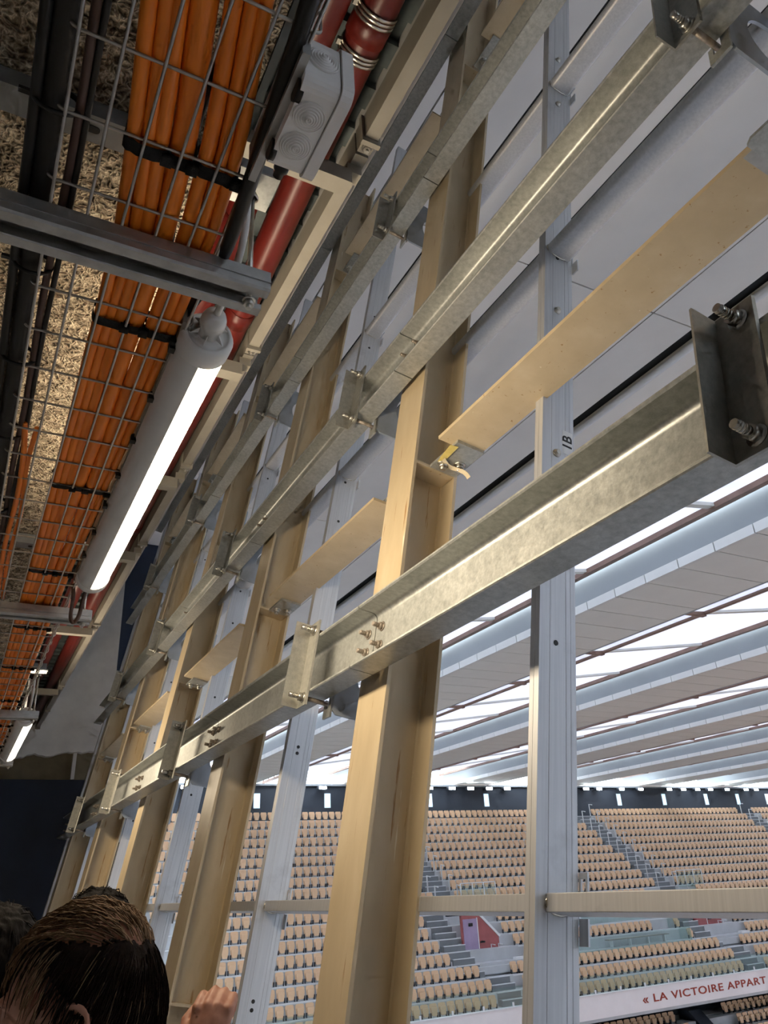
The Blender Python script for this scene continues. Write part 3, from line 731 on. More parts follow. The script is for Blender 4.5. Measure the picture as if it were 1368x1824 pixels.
def luminaire(y0, y1, lab):
    e = thing('batten_lamp', lab, 'lamp', (.310, y0, 1.054), (0, 0, 0), 'batten lamps under the ceiling')
    L = y1-y0; R_ = .055
    def arc(a0, a1, r, n): return [(r*math.cos(math.radians(a0+(a1-a0)*i/n)), r*math.sin(math.radians(a0+(a1-a0)*i/n))) for i in range(n+1)]
    lo, hi = -94, 90
    out = arc(hi, 360+lo, R_, 30); inn = arc(360+lo, hi, R_-.004, 30)
    mb = MB(); mb.smooth = True; mb.prism(out+inn, 'y', .04, L-.04); o = part('housing', mb, M['lampgrey'], e)
    o.modifiers.new('edge', 'EDGE_SPLIT').split_angle = math.radians(40)
    out = arc(lo, hi, R_-.001, 16); inn = arc(hi, lo, R_-.006, 16)
    mb = MB(); mb.smooth = True; mb.prism(out+inn, 'y', .05, L-.05); o = part('diffuser', mb, M['diffuser'], e); o['label'] = 'glowing white diffuser strip'
    o.modifiers.new('edge', 'EDGE_SPLIT').split_angle = math.radians(40)
    up_ = arc(100, 150, R_+.0006, 10)+arc(150, 100, R_-.003, 10)
    mb = MB(); mb.prism(up_, 'y', .06, L-.06); o = part('uplight_strip', mb, M['uplight'], e)
    for s_, yy in ((-1, 0), (1, L)):
        prof = [(.056, -.052), (.0575, -.050), (.0575, -.012), (.053, -.003), (.048, 0), (.044, .0), (.0435, -.003), (.030, -.003), (.028, 0)]
        part('end_cap', MB().lathe(prof, (0, yy, 0), (0, s_, 0), 32), M['lampgrey'], e)
    g = part('cable_gland', MB().lathe([(.024, 0), (.024, .022), (.0265, .023), (.0265, .042), (.025, .046), (.021, .056), (.012, .058)], (0, 0, 0), (0, -1, .12), 18), M['lampgrey'], e)
    for k in range(6):
        rb = MB(); a = math.pi*2*k/6+.3; u = Vector((math.cos(a), 0, math.sin(a)))
        p = u*.024; q = u*.041; d = Vector((u.z, 0, -u.x))*.0012
        for P_ in (p, q):
            for yy in (-.003, -.020 if P_ is p else -.005):
                for sg in (-1, 1): rb.v.append(tuple(P_+d*sg+Vector((0, yy, 0))))
        for f in ((0, 1, 3, 2), (4, 6, 7, 5), (0, 2, 6, 4), (1, 5, 7, 3), (2, 3, 7, 6), (0, 4, 5, 1)): rb.face(f)
        part('rib', rb, M['lampgrey'], g)
    part('supply_cable', MB().tube(smooth_path([(0, -.03, .004), (.002, -.09, .012), (.004, -.16, .03), (.004, -.22, .09), (.0, -.24, .2)]), .0075, 10), M['lampgrey'], e)
    part('mounting_rail', B(-.058, -.050, -.02, L+.02, -.006, .04), M['cream'], e)
    for y in [.06+.2*k for k in range(int(L/.2))]:
        part('clip', B(-.066, -.047, y, y+.018, -.016, .004), M['black'], e)
    for y in (.25, L-.25): part('hanger', B(-.006, .006, y-.01, y+.01, .05, .295), M['strut'], e)
luminaire(1.262, 2.775, 'long glowing batten lamp beside the cables, nearest the camera')
luminaire(5.27, 6.78, 'small looking second batten lamp further along the cable tray')
pts = smooth_path([(.258, 2.86, 1.06), (.268, 2.90, 1.02), (.272, 2.945, .965), (.285, 2.96, .945), (.300, 2.95, .965), (.305, 2.93, 1.01), (.306, 2.88, 1.04), (.307, 2.80, 1.05)])
tag(obj('looped_cord', MB().tube(pts, .0075, 10).mesh('looped_cord', M['copper'])), 'brown cord hanging in a U loop at the end of the near lamp', 'cord')

# ------------------------------------------------------------------ stadium bowl that encloses the view
def bowl():
    structure('ground', B(-60, 140, -60, 110, -13.2, -13.0), simple('ochre_court', (.68, .48, .36), .9, 0, .06, .4), 'ochre clay floor of the arena')
    def slab(name, pts, axis, a0, a1, mat, label):
        structure(name, MB().prism(pts, axis, a0, a1), M[mat], label)
    slab('floor_near_stand', [(1.9, -2.0), (18, -11.5), (18, -13), (1.9, -13)], 'y', -40, 53, 'concrete', 'sloping stand below the gallery')
    slab('floor_right_stand', [(74, -11.5), (92, 4.2), (96, 6.4), (96, -13), (74, -13)], 'y', -40, 60, 'concrete', 'sloping stand closing the right end of the arena')
    slab('floor_back_stand', [(-20, -11.5), (-38, 4.2), (-40, 6.4), (-40, -13), (-20, -13)], 'x', 1.9, 96, 'concrete', 'sloping stand on the side behind the camera')
    structure('wall_outer', B(-3, 1.5, -60, -3.3, -13, 7), M['innerwall'], 'outer wall of the gallery building behind')
    structure('floor_slab_gallery', B(-3, 1.9, -3.2, 14, -13, FLOOR-.3), M['floor'], 'concrete base under the gallery')
    structure('wall_outer_far', B(-3, 1.5, 12.3, 60, -13, 7), M['innerwall'], 'outer wall of the building beyond the gallery end')
bowl()

# ------------------------------------------------------------------ stadium: roof wings
def roof():
    Y0, Y1 = -40.0, 55.0
    strip = B(-.03, .10, 0, 1.10, 6.75, 6.985).mesh('edge_strip', M['finstrip'])
    under = B(.10, 3.15, 0, 1.10, 6.76, 6.79).mesh('underside_panel', M['finunder'])
    pan = MB(); pan.prism([(4.35, 7.02), (9.42, 7.74), (9.42, 7.745), (4.35, 7.025)], 'y', 0.06, 4.44); panel = pan.mesh('fabric_panel', M['fabric'])
    pan = MB(); pan.prism([(3.42, 6.90), (4.18, 6.98), (4.18, 6.985), (3.42, 6.905)], 'y', 0.06, 4.44); narrow = pan.mesh('narrow_fabric_panel', M['fabric'])
    cb = MB(); cb.prism([(4.2, 6.93), (9.5, 7.66), (9.5, 7.76), (4.2, 7.03)], 'y', -.09, .09); bar = cb.mesh('cross_bar', M['finunder'])
    br = B(3.35, 4.25, -.08, .08, 6.84, 6.98).mesh('rail_bracket', M['brown'])
    wn = ['first roof wing, above the soffit edge', 'roof wing nearest the frame, just under the lowest channel rail', 'second grey roof wing out from the frame', 'third grey roof wing out from the frame', 'fourth grey roof wing out from the frame',
          'fifth grey roof wing out from the frame', 'sixth grey roof wing out from the frame', 'last grey roof wing in the distance', 'roof wing beyond the last one in view']
    for i in range(-1, 8):
        X0 = 15.2+9.8*i
        e = thing('roof_wing', wn[i+1], 'roof beam', (X0, 0, 0), (0, 0, 0), 'wings of the closed stadium roof')
        part('side_plate', B(0, .1, Y0, Y1, 6.985, 7.78), M['finface'], e)
        part('top_sheet', B(.1, 3.15, Y0, Y1, 7.74, 7.78), M['rooftop'], e)
        part('back_plate', B(3.15, 3.25, Y0, Y1, 6.76, 7.78), M['finface'], e)
        part('end_plate', B(.1, 3.15, Y1-.05, Y1, 6.76, 7.78), M['finface'], e)
        for a, b, z, mt in ((3.34, 3.42, 6.86, 'brown'), (4.18, 4.36, 6.92, 'brown'), (9.42, 9.60, 7.60, 'brown')):
            part('roof_rail', B(a, b, Y0, Y1, z, z+.14), M[mt], e)
        if 0 <= i <= 4:
            y = 4.2 if i == 0 else 8.0
            y0 = y
            while y < Y1-1.2:
                obj('edge_strip', strip, e, (0, y, 0))
                if i <= 2: obj('underside_panel', under, e, (0, y, 0))
                y += 1.13
            yb = y; pieces = [(Y0, y0-.01)] + ([(y, Y1)] if y < Y1 else [])
        else: pieces = [(Y0, Y1)]; y0 = None
        for a, b in pieces: part('edge_strip', B(-.03, .10, a, b, 6.75, 6.985), M['finstrip'], e)
        for a, b in (pieces if 0 <= i <= 2 else [(Y0, Y1)]): part('underside_sheet', B(.10, 3.15, a, b, 6.76, 6.79), M['finunder'], e)
        y = -39.0
        while y < Y1-4.4:
            obj('fabric_panel', panel, e, (0, y, 0)); obj('narrow_fabric_panel', narrow, e, (0, y, 0))
            obj('cross_bar', bar, e, (0, y, 0)); obj('rail_bracket', br, e, (0, y, 0)); y += 4.5
        if i <= 1 and i >= 0:
            lug = MB()
            y = Y0
            while y < Y1: lug.box(4.16, 4.2, y, y+.16, 7.0, 7.10); y += 1.1
            lo = part('lashing_lugs', lug, M['brown'], e); lo['kind'] = 'stuff'
roof()

# ------------------------------------------------------------------ stadium: far stand
NROW = 18
def ordinal(n):
    small = ['zeroth', 'first', 'second', 'third', 'fourth', 'fifth', 'sixth', 'seventh', 'eighth', 'ninth', 'tenth', 'eleventh', 'twelfth', 'thirteenth', 'fourteenth', 'fifteenth', 'sixteenth', 'seventeenth', 'eighteenth', 'nineteenth', 'twentieth']
    if n <= 20: return small[n]
    tens = {2: ('twenty', 'twentieth'), 3: ('thirty', 'thirtieth'), 4: ('forty', 'fortieth'), 5: ('fifty', 'fiftieth')}[n//10]
    return tens[1] if n % 10 == 0 else tens[0]+'-'+small[n % 10]
def RY(k): return 52-.84*k
def RZ(k): return 4.2-.594*k
AISLES = [8.8, 27.5, 46.05, 66.2]
def rowname(k):
    n = ['parapet row', 'second row up', 'third row up', 'fourth row up', 'fifth row up', 'sixth row up', 'seventh row up', 'eighth row up', 'ninth row up', 'tenth row up', 'eleventh row up', 'twelfth row up', 'thirteenth row up', 'fourteenth row up', 'fifteenth row up', 'sixteenth row up', 'row next to the top', 'top row']
    return n[NROW-1-k]
def stand():
    t = structure('floor_terrace', B(0, 82, 36.9, 53.2, -7.1, -6.95), M['concrete'], 'stepped concrete terrace of the far stand')
    for k in range(NROW):
        part('tread', B(0, 82, RY(k)-.36, 53.2 if k == 0 else RY(k)+.50, RZ(k)-.66, RZ(k)-.06), M['concrete'], t)
        # pale edge bar that carries the seat feet, broken at the aisles
        xs = [0]+[q for c in AISLES for q in ((c-.8, c+.8) if k < 10 else (c-(2.4 if 10 <= k < 15 else 1.2), c+(2.4 if 10 <= k < 15 else .6)))]+[82]
        mb = MB()
        for a, b in zip(xs[::2], xs[1::2]): mb.box(a, b, RY(k)-.40, RY(k)-.30, RZ(k)-.11, RZ(k)-.045)
        part('edge_bar', mb, M['nosing'], t)
    for c in AISLES:
        wst = 1.5
        for k in range(NROW):
            xa, xb = (c-.75, c+.75) if k < 10 else ((c-2.3, c-.9) if k < 15 else (c-1.1, c+.4))
            if k < NROW-1:
                y = RY(k)-.36
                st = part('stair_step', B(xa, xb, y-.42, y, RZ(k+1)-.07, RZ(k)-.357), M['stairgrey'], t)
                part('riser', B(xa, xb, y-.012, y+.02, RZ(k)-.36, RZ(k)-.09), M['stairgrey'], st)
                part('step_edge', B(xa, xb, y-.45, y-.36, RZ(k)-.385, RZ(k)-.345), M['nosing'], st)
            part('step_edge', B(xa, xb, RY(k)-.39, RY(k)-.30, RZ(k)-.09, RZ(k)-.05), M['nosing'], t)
    structure('wall_far', B(0, 82, 53.2, 53.5, 3.5, 6.55), M['navyfar'], 'dark blue grey wall above the top row of the far stand')
    f = structure('trim_far_eaves', B(0, 82, 53.0, 53.55, 6.55, 6.68), M['eaves'], 'pale eaves strip along the top of the far wall')
    for n_, r in enumerate((.3457, .4456, .6067, .7063, .84, .9729, 1.0762, 1.1802, 1.2628, 1.3441)):
        x = r*53.2
        wdw = tag(obj(f'window_{n_+1}', B(x-.24, x+.24, 53.16, 53.205, 5.08, 6.06).mesh('window', M['white'])), 'small tall window in the dark far wall', None, None, 'structure')
        part('pane', B(x-.20, x+.20, 53.15, 53.165, 5.12, 6.02), M['window'], wdw)
    fl = MB(); fl.prism([(-.30, -.13), (.30, -.13), (.34, -.05), (.34, .05), (.26, .11), (-.26, .11), (-.34, .05), (-.34, -.05)], 'y', -.05, .25)
    case = fl.mesh('casing', M['navyfar']); le = B(-.28, .28, -.075, -.05, -.11, .08).mesh('lens', M['flood'])
    P_ = [330, 575, 765, 805, 838, 871, 903, 1043, 1066.5, 1106.5, 1140, 1191, 1216, 1241, 1264, 1293.5, 1327, 1345]
    for j, r in enumerate(flood_x(P_)):
        e = thing('floodlight', f'bright floodlight under the far eaves, {ordinal(j+1)} counted from the left', 'floodlight', (r, 52.7, 6.40), (0, 0, 0), 'floodlights along the far wall')
        obj('casing', case, e); obj('lens', le, e); part('arm', B(-.03, .03, .2, .5, -.03, .03), M['white'], e)
def flood_x(px):
    out = []
    for x in px:
        r = rt2*((x-684)/FPX) - up2*((1403-.003*x-912)/FPX) + fw
        out.append(r.x/r.y*52.65)
    return out
stand()

def seat_mesh(low=False):
    mb = MB()
    def shell(pts, y0, th, tilt):
        n = len(pts); b = len(mb.v)
        for dy in (0, th):
            for x, z in pts: mb.v.append((x, y0+dy+tilt*z, z))
        mb.face([b+i for i in range(n)][::-1] if False else [b+i for i in range(n)]); mb.face([b+n+i for i in range(n)][::-1])
        for i in range(n):
            j = (i+1) % n; mb.face((b+i, b+n+i, b+n+j, b+j))
    if low:
        back = [(-.15, .05), (.15, .05), (.215, .44), (.17, .52), (-.17, .52), (-.215, .44)]
        flap = [(-.11, .03), (.11, .03), (.185, .36), (-.185, .36)]
    else:
        back = [(-.13, .04), (.13, .04), (.165, .10), (.215, .42), (.205, .48), (.16, .52), (.08, .53), (-.08, .53), (-.16, .52), (-.205, .48), (-.215, .42), (-.165, .10)]
        flap = [(-.10, .02), (.10, .02), (.135, .06), (.185, .33), (.17, .375), (-.17, .375), (-.185, .33), (-.135, .06)]
    mb.cur = 0; shell(back, 0, .03, .12); shell(flap, -.085, .035, .05)
    mb.cur = 1
    for s_ in (-1, 1):
        mb.box(.19*s_-.025, .19*s_+.025, -.05, .03, -.05, .15)
    return mb
def seat_ok(x, k):
    for c in AISLES:
        if k < 10 and abs(x-c) < 1.0: return False
        if 10 <= k < 15 and c-2.55-.18*(14-k)*0 < x < c+2.5: return False
        if k >= 15 and c-1.35 < x < c+.65: return False
    if 31.6 < x < 42.8 and 12 <= k <= 14: return k == 13 and 33.2 < x < 41
    return 3 < x < 78
def seats():
    bpy.context.view_layer.update()
    dg = bpy.context.evaluated_depsgraph_get()
    allp = []
    for k in range(NROW):
        n = 0; x = 3.0+.13*(k % 3)
        while x < 78:
            if seat_ok(x, k): allp.append((x, k))
            x += .5
    vis = []
    for x, k in allp:
        p = Vector((x, RY(k)-.05, RZ(k)+.3)); d = p.length
        q = p; dep = q.dot(fw); px = 684+FPX*q.dot(rt2)/dep; py = 912-FPX*q.dot(up2)/dep
        if not (0 < px < 1368 and 0 < py < 1818): continue
        hit, loc, *_ = sc.ray_cast(dg, Vector((0, 0, 0)), p.normalized())
        if hit and loc.length < d-1.2: continue
        vis.append((k, d, x))
    vis.sort(key=lambda a: (-a[0], a[1]))
    chosen = set((x, k) for k, d, x in vis[:290])
    def seat_label(x, k):
        row = sorted(q for q, kk in allp if kk == k)
        ai = min(range(4), key=lambda i: abs(AISLES[i]-x)); c = AISLES[ai]
        n = sum(1 for q in row if min(c, x) <= q <= max(c, x))
        return f'tan folding seat, {rowname(k)}, {ordinal(n)} seat {"left" if x < c else "right"} of the {["first", "middle", "glass box side", "far"][ai]} aisle'
    me = seat_mesh().mesh('folding_seat', [M['seat'], M['seatfoot']])
    for x, k in sorted(chosen, key=lambda a: (-a[1], a[0])):
        o = obj('folding_seat', me, None, (x, RY(k), RZ(k)))
        tag(o, seat_label(x, k), 'seat', f'tan seats in the {rowname(k)}')
    lo = seat_mesh(True); big = MB(); n = len(lo.v)
    for x, k in allp:
        if (x, k) in chosen: continue
        b = len(big.v); big.v += [(v[0]+x, v[1]+RY(k), v[2]+RZ(k)) for v in lo.v]
        for f, m_ in zip(lo.f, lo.m): big.cur = m_; big.face([i+b for i in f])
    tag(obj('stadium_seats', big.mesh('stadium_seats', [M['seat'], M['seatfoot']])), 'long rows of tan folding seats filling the upper far stand', 'seats', None, 'stuff')
    big = MB()
    for m_ in range(4):
        x = 31.8
        while x < 62:
            if not (39.6 < x < 43.4):
                b = len(big.v); big.v += [(v[0]+x+.2*m_, v[1]+39.2-.84*m_, v[2]-8.15-.5*m_) for v in lo.v]
                for f, q in zip(lo.f, lo.m): big.cur = q; big.face([i+b for i in f])
            x += .5
    tag(obj('lower_seats', big.mesh('lower_seats', [M['seat'], M['seatfoot']])), 'shaded tan seats of the lower tier under the lettered parapet', 'seats', None, 'stuff')
    t = structure('floor_lower_tier', B(0, 82, 39.7, 46, -10.5, -8.2), M['concrete'], 'shaded terrace of the lower tier')
    for m_ in range(5):
        part('tread', B(0, 82, 38.8-.84*m_, 39.7-.84*m_, -11, -8.22-.5*m_), M['concrete'], t)
    structure('wall_lower_tier', B(0, 82, 41, 41.2, -8.2, -7.0), M['navyfar'], 'dark wall behind the lower tier seats')
    e = thing('stair_cheek', 'dark sloping stair side between the lower seat blocks', 'stair side', (41.2, 37, -9))
    mb = MB(); mb.prism([(-1.2, -1.6), (1.0, -1.6), (3.0, .6), (3.0, 1.25), (2.2, 1.25)], 'x', -.5, .5); part('body', mb, M['navyfar'], e)

def parapet():
    p = structure('wall_parapet', B(2, 80, 36.85, 37.0, -6.95, -5.9), M['parapet'], 'pale parapet with red lettering along the front of the far stand')
    part('coping', B(2, 80, 36.80, 37.05, -5.90, -5.85), M['white'], p)
    me = text_mesh('« LA VICTOIRE APPART', .52, M['letter'], .008, 1.12, 'LEFT')
    xs = [v.co.x for v in me.vertices]; wd = max(xs)-min(xs); x0 = min(xs)
    for v in me.vertices: v.co.x = (v.co.x-x0)*(10.15/wd)
    t = obj('lettering', me, p, (35.0, 36.835, -6.43), (math.pi/2, 0, 0)); t['label'] = 'dark red capital lettering'
    gm = B(.01, 1.79, 36.92, 36.94, -5.85, -5.0).mesh('glass_pane', M['glass']); cm = B(-.05, .05, 36.86, 36.90, -5.85, -5.66).mesh('clip', M['white'])
    g = thing('parapet_glass', 'green tinted glass balustrade standing on the lettered parapet', 'glass balustrade')
    x = 12.0
    while x < 62:
        obj('glass_pane', gm, g, (x, 0, 0)); x += 1.8
        obj('clip', cm, g, (x, 0, 0))
    # glazed box among the seats
    g = thing('glass_box', 'green tinted glass screen round the bench terrace of the far stand', 'glass screen')
    z = RZ(15)
    gm = B(.01, 1.20, RY(14)-.55, RY(14)-.53, z+.1, z+1.25).mesh('glass_pane', M['glass'])
    for j in range(9): obj('glass_pane', gm, g, (31.8+1.22*j, 0, 0))
    gm = B(.01, 1.20, RY(12)-.3, RY(12)-.28, RZ(12)+.0, RZ(12)+.95).mesh('glass_pane', M['glass'])
    for j in range(9): obj('glass_pane', gm, g, (31.8+1.22*j, 0, 0))
    part('side_pane', B(42.78, 42.8, RY(14)-.5, RY(12), z+.2, z+1.9), M['glass'], g)
    part('floor_slab', B(31.7, 42.8, RY(14)-.5, RY(13)-.3, z+.0, z+.12), M['nosing'], g)
    b = thing('bench', 'long pale bench behind the glass screen', 'bench', (36.2, RY(14), RZ(14)-.05))
    part('seat_board', B(0, 5, -.2, .2, .38, .43), M['cream'], b)
    for x in (.3, 1.8, 3.3, 4.7): part('leg', B(x-.04, x+.04, -.1, .1, 0, .38), M['white'], b)
parapet()

def vomitories():
    for j, c in enumerate(AISLES[1:3]):
        e = thing('vomitory', ['red and mauve stair exit with a door beside the middle aisle', 'dark red stair exit with a white framed opening under the far right aisle'][j] if j == 0 else 'dark red stair exit with a white framed door panel further along', 'stair exit', (c-.9, 41.3, RZ(14)-.3))
        z0 = 0
        mb = MB(); mb.prism([(0, 0), (2.45, 0), (2.45, 1.35), (1.15, 2.55), (0, 2.55)], 'y', 0, .2); part('front_wall', mb, M['vom'], e)
        dr = part('door', B(.06, 1.0, -.03, .0, .1, 2.35), M['vomdoor'] if j == 0 else M['vom'], e)
        part('door_frame', B(1.0, 1.05, -.045, 0, .1, 2.4), M['white'], e); part('handle', B(1.12, 1.42, -.09, -.03, 1.12, 1.2), M['black'], e)
        part('sign_plate', B(.42, .70, -.05, -.03, 1.98, 2.14), M['ink'], e)
        mb = MB(); mb.prism([(1.13, 2.55), (2.47, 1.32), (2.55, 1.42), (1.2, 2.66)], 'y', -.06, .3); part('coping', mb, M['white'], e)
        mb = MB(); mb.prism([(-.15, .9), (-.15, .0), (3.6, 2.3), (3.6, 3.2)], 'x', -.18, -.02); part('side_wall', mb, M['nosing'], e)
        part('lintel', B(-.9, 1.1, .0, .25, 2.55, 2.8), M['navyfar'], e)
        part('landing', B(-1.6, 3.2, -1.7, 0, -.25, .1), M['concrete'], e)
        part('kerb_block', B(-1.5, -.2, -.9, -.5, .1, .42), M['white'], e); part('kerb_block', B(2.5, 3.3, -1.4, -1.1, .0, .36), M['white'], e)
        for x in (1.55, 2.05): 
            part('rail_post', MB().tube([(x, -.5, .1), (x-.02, -.5, 1.05), (x+.1, -.72, 1.0)], .03, 6), M['white'], e)
vomitories()

def handrails():
    mb = MB().tube([(0, 0, 0), (0, 0, .92), (.05, -.32, .84)], .042, 6); me = mb.mesh('handrail', M['white'])
    an = ['first', 'middle', 'glass box side', 'far']
    for ai, c in enumerate(AISLES):
        for k in range(0, 10):
            for sx, sn in ((.80, 'far side'), (-.80, 'near side')):
                if ai == 0 or (ai == 3 and sx > 0): continue
                o = obj('handrail', me, None, (c+sx, RY(k)-.3, RZ(k)-.06))
                tag(o, f'white handrail post, {sn} of the {an[ai]} aisle, {rowname(k)}', 'handrail', 'white handrail posts by the aisles')
    for ai, c in enumerate(AISLES[1:3]):
        fr = thing('guard_rail', ['white guard rail above the mauve stair exit', 'white guard rail above the dark red stair exit'][ai], 'guard rail', (c+.9, RY(9)-.55, RZ(9)-.1))
        part('top_bar', MB().tube([(0, 0, 1.0), (2.6, 0, 1.0)], .03, 6), M['white'], fr)
        for x in (0, .87, 1.73, 2.6): part('post', MB().tube([(x, 0, -.3), (x, 0, 1.0)], .03, 6), M['white'], fr)
        part('glass_pane', B(0, 2.6, -.01, .01, -.1, .9), M['glass'], fr)
handrails()
seats()

# ------------------------------------------------------------------ people in the gallery
def px_ray(x, y): return (rt2*((x-684)/FPX) - up2*((y-912)/FPX) + fw).normalized()
def remesh(o, voxel, smooth=6):
    r = o.modifiers.new('remesh', 'REMESH'); r.mode = 'VOXEL'; r.voxel_size = voxel; r.use_smooth_shade = True
    s_ = o.modifiers.new('smooth', 'SMOOTH'); s_.factor = .5; s_.iterations = smooth
def chain(mb, pts, rs, n=12):
    for (a, ra), (b, rb) in zip(zip(pts, rs), zip(pts[1:], rs[1:])):
        mb.tube([a, b], [ra, rb], n); mb.ellipsoid(b, (rb,)*3, n, 8)
    mb.ellipsoid(pts[0], (rs[0],)*3, n, 8)
HR = (.078, .097, .119)
def hair_region(d, style):
    """d: unit-ish direction in head space (x right, y forward, z up)"""
    if d.y > .30: lim = .42+.35*(d.y-.3)
    elif d.y > -.1: lim = .10+.8*max(0, d.y+.1) if abs(d.x) > .75 else .1+.8*max(0, d.y+.1)
    else: lim = -.55-.25*max(0, -d.y-.4)
    if abs(d.x) > .8 and -.35 < d.y < .15: lim = max(lim, .02)
    return d.z > lim
def head_pt(d, off, hc):
    return Vector((d.x*(HR[0]+off), d.y*(HR[1]+off)+.008, d.z*(HR[2]+off)+hc))
def person(label, pix, dist, facing, hair, style, hand_px=None, seed=1):
    rnd = random.Random(seed)
    hcw = px_ray(*pix)*dist-Vector((0, 0, HR[2]+.010))
    e = thing('person', label, 'person', (hcw.x, hcw.y, FLOOR), (0, 0, math.atan2(-facing.x, facing.y)))
    Hc = hcw.z-FLOOR
    inv = Matrix.Rotation(-math.atan2(-facing.x, facing.y), 3, 'Z')
    loc = lambda w_: inv @ (Vector(w_)-Vector((hcw.x, hcw.y, FLOOR)))
    mb = MB()
    mb.ellipsoid((0, .008, Hc), HR, 28, 20); mb.ellipsoid((0, .046, Hc-.062), (.052, .052, .058), 20, 14)
    mb.ellipsoid((0, .030, Hc-.035), (.066, .070, .075), 20, 14)
    chain(mb, [(0, .100, Hc+.015), (0, .116, Hc-.018), (0, .108, Hc-.026)], [.009, .014, .012])
    for s_ in (-1, 1):
        mb.ellipsoid((.030*s_, .090, Hc+.022), (.020, .014, .008), 12, 8); mb.ellipsoid((.036*s_, .078, Hc-.03), (.02, .02, .018), 12, 8)
        mb.ellipsoid((.078*s_, -.004, Hc-.016), (.007, .016, .027), 14, 10)
        arc = [(.085*s_ + .004*s_*math.sin(a), -.006-.021*math.sin(a)*1.0, Hc-.014+.032*math.cos(a)) for a in [math.radians(q) for q in range(-50, 190, 16)]]
        mb.tube(arc, .0048, 8)
        mb.ellipsoid((.081*s_, .004, Hc-.044), (.006, .008, .010), 10, 8)
    mb.ellipsoid((0, .093, Hc-.058), (.022, .012, .006), 12, 8); mb.ellipsoid((0, .09, Hc-.068), (.019, .012, .007), 12, 8)
    chain(mb, [(0, -.012, Hc-.06), (0, -.022, Hc-.15), (0, -.03, Hc-.22)], [.058, .055, .068], 18)
    # trunk, arms, legs
    mb.ellipsoid((0, -.03, Hc-.37), (.165, .105, .17), 24, 14); mb.ellipsoid((0, -.025, Hc-.58), (.145, .10, .20), 24, 14); mb.ellipsoid((0, -.03, Hc-.76), (.155, .11, .14), 24, 14)
    hips = Hc-.80
    for s_ in (-1, 1):
        chain(mb, [(.085*s_, -.03, hips), (.095*s_, -.01, hips*.54), (.10*s_, -.035, .09)], [.082, .055, .038], 14)
        chain(mb, [(.10*s_, -.045, .05), (.105*s_, .10, .03)], [.042, .030], 12)
    sh = [Vector((.185*s_, -.03, Hc-.265)) for s_ in (-1, 1)]
    arms = {}
    for i, s_ in enumerate((-1, 1)):
        S = sh[i]
        if hand_px and s_ == 1:
            Hd = loc(px_ray(hand_px[0], hand_px[1])*hand_px[2])
            ri, aw, upv = inv @ rt2, inv @ Vector((fw.x, fw.y, 0)).normalized(), inv @ (Vector((0, 0, 1))*.97+rt*.22)
            wr = Hd-upv*.062; el = (S+wr)*.5+Vector((.10, -.02, -.19))
            chain(mb, [S, el, wr], [.052, .040, .027], 14)
            bx = Matrix((ri, aw, upv)).transposed()
            mb.ellipsoid(Hd, (.040, .019, .046), 18, 12, bx); chain(mb, [wr, Hd-upv*.02], [.026, .028])
            for q in range(4):
                ln = (.85, 1.0, .95, .78)[q]
                b0 = Hd + ri*(-.030+.0205*q) + upv*(.040-.004*abs(q-1.3))
                p = [b0, b0+(upv*.022+aw*.030)*ln, b0+(upv*.004+aw*.050)*ln, b0+(-upv*.020+aw*.044)*ln]
                chain(mb, [Hd+ri*(-.026+.018*q), p[0], p[1], p[2], p[3]], [.012, .0112, .0095, .0085, .0075], 10)
                mb.ellipsoid(p[0]-aw*.004, (.0105,)*3, 10, 8)
            t0 = Hd-ri*.036-upv*.012; chain(mb, [t0, t0-ri*.014+upv*.022+aw*.018, t0-ri*.004+upv*.044+aw*.034], [.014, .0115, .009], 10)
            arms[s_] = (S, el, wr)
        else:
            el = S+Vector((.05*s_, -.02, -.29)); wr = el+Vector((.01*s_, .06, -.25))
            chain(mb, [S, el, wr], [.052, .040, .028], 14); hd = wr+Vector((0, .01, -.075)); mb.ellipsoid(hd, (.02, .04, .05), 14, 10)
            for q in range(4):
                b0 = hd+Vector((0, -.028+.019*q, -.04)); chain(mb, [b0+Vector((0, 0, .02)), b0+Vector((-.008*s_, 0, -.03)), b0+Vector((-.02*s_, 0, -.055))], [.0105, .0095, .008], 8)
            chain(mb, [hd+Vector((-.01*s_, .035, .015)), hd+Vector((-.02*s_, .055, -.02)), hd+Vector((-.03*s_, .05, -.045))], [.012, .011, .009], 8)
            arms[s_] = (S, el, wr)
    body = part('body', mb, M['skin'], e); remesh(body, .0042 if hand_px else .006, 5 if hand_px else 4)
    # jacket and trousers
    jk = MB(); jk.ellipsoid((0, -.03, Hc-.37), (.185, .122, .175), 24, 14); jk.ellipsoid((0, -.025, Hc-.58), (.168, .120, .22), 24, 14); jk.ellipsoid((0, -.03, Hc-.72), (.172, .125, .12), 24, 14)
    chain(jk, [(-.16, -.03, Hc-.26), (0, -.035, Hc-.235), (.16, -.03, Hc-.26)], [.066, .078, .066], 16)
    for s_ in (-1, 1):
        S, el, wr = arms[s_]; chain(jk, [S, el, el+(wr-el)*.93], [.068, .056, .044], 14)
    j = part('jacket', jk, M['olive'] if style == 'thin' else M['cloth'], e); remesh(j, .011, 3)
    col = MB(); col.tube([(.074*math.cos(a), -.022+.074*math.sin(a), Hc-.185+.012*math.sin(a)) for a in [2*math.pi*q/24 for q in range(25)]], .014, 8, False)
    part('collar', col, M['olive'] if style != 'thin' else M['cloth'], e)
    tr = MB()
    for s_ in (-1, 1): chain(tr, [(.085*s_, -.03, hips+.02), (.095*s_, -.01, hips*.54), (.10*s_, -.035, .10)], [.098, .072, .062], 14)
    t = part('trousers', tr, M['cloth'], e); remesh(t, .012, 3)
    # hair: close cap plus strands
    cap = MB(); NU, NV = 200, 120; idx = {}
    cap.smooth = True
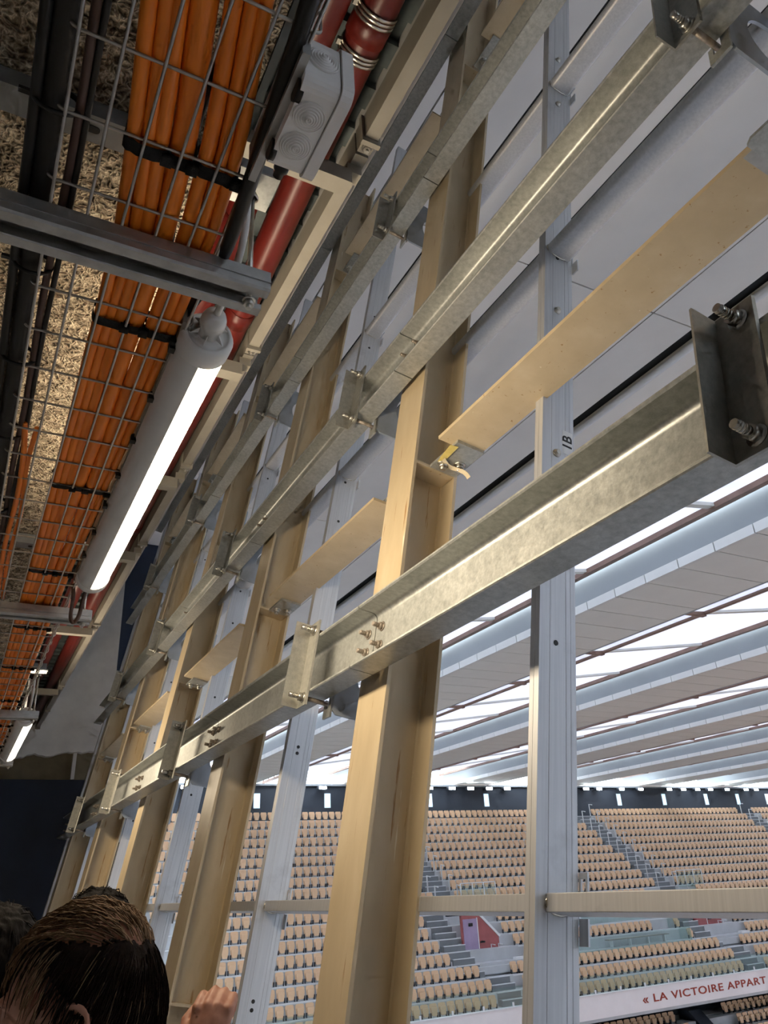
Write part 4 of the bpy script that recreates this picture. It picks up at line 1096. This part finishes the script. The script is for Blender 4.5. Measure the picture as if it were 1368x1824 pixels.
    for i in range(NV):
        th = math.pi*.80*i/(NV-1)
        for q in range(NU):
            ph = 2*math.pi*q/NU; d = Vector((math.sin(th)*math.cos(ph), math.sin(th)*math.sin(ph), math.cos(th)))
            bald = style == 'thin' and d.z > .70+.10*d.y+.05*noise.noise(d*6)+.06*noise.noise(d*26) and d.y > -.75
            if hair_region(d, style) and not bald:
                off = .006+.004*noise.noise(d*9+Vector((seed, 0, 0)))+(.004 if style != 'thin' else 0)
                idx[(i, q)] = len(cap.v); cap.v.append(tuple(head_pt(d, off, Hc)))
    for i in range(NV-1):
        for q in range(NU):
            k = [(i, q), (i+1, q), (i+1, (q+1) % NU), (i, (q+1) % NU)]
            if all(z in idx for z in k): cap.face([idx[z] for z in k])
    hp = part('hair', cap, M[hair], e); sd = hp.modifiers.new('thick', 'SOLIDIFY'); sd.thickness = .006; sd.offset = -1
    st = MB(); crown = Vector((.1, -.45, .9)).normalized(); light = MB()
    n = 4200 if style == 'thin' else 1500
    for _ in range(n):
        d = Vector((rnd.gauss(0, 1), rnd.gauss(0, 1), rnd.gauss(0, 1))).normalized()
        if not hair_region(d, style): continue
        top = d.z > .66+.10*d.y if style == 'thin' else d.z > .6
        if style == 'thin' and top and rnd.random() < .30: continue
        flow = (d-crown); flow = (flow-d*flow.dot(d)); flow = flow.normalized() if flow.length > .05 else Vector((0, 1, 0))
        if style == 'thin' and top:
            flow = (Vector((.25, .8, .0))+.12*flow); flow = (flow-d*flow.dot(d)).normalized()
        flow = (flow+Vector((rnd.gauss(0, .14), rnd.gauss(0, .14), rnd.gauss(0, .14)))).normalized()
        L = rnd.uniform(.025, .055)*(1.5 if top else 1); pts = []; p = d.copy(); off = .004+rnd.random()*.004
        for k in range(5):
            pts.append(head_pt(p, off+(.010 if top else .004)*math.sin(k/4*2.6)*rnd.uniform(.4, 1.1), Hc)); p = (p+flow*(L/.1)/4); p.normalize()
        tgt = light if (style == 'thin' and (top or (d.y > .15 and rnd.random() < .6) or rnd.random() < .03)) else st
        tgt.tube(pts, [.0010, .0010, .0009, .0007, .0003], 3, False)
    part('hair_strands', st, M[hair], hp)['kind'] = 'stuff'
    if light.v: part('light_strands', light, M['strand'], hp)['kind'] = 'stuff'
fh = Vector((fw.x, fw.y, 0)).normalized()
person('man with thinning brown hair and a raised hand, nearest the camera', (178, 1604), 1.22, (-rt*.995-fh*.08).normalized(), 'hair', 'thin', (371, 1832, 1.78), 3)
person('dark haired person whose head top shows behind the thinning haired man', (178, 1580), 1.9, (-rt*.3+fh*.95).normalized(), 'hairdark', 'full', None, 5)
person('dark haired person at the picture edge beside the thinning haired man', (6, 1608), 1.62, (-rt*.6+fh*.8).normalized(), 'hairdark', 'full', None, 8)
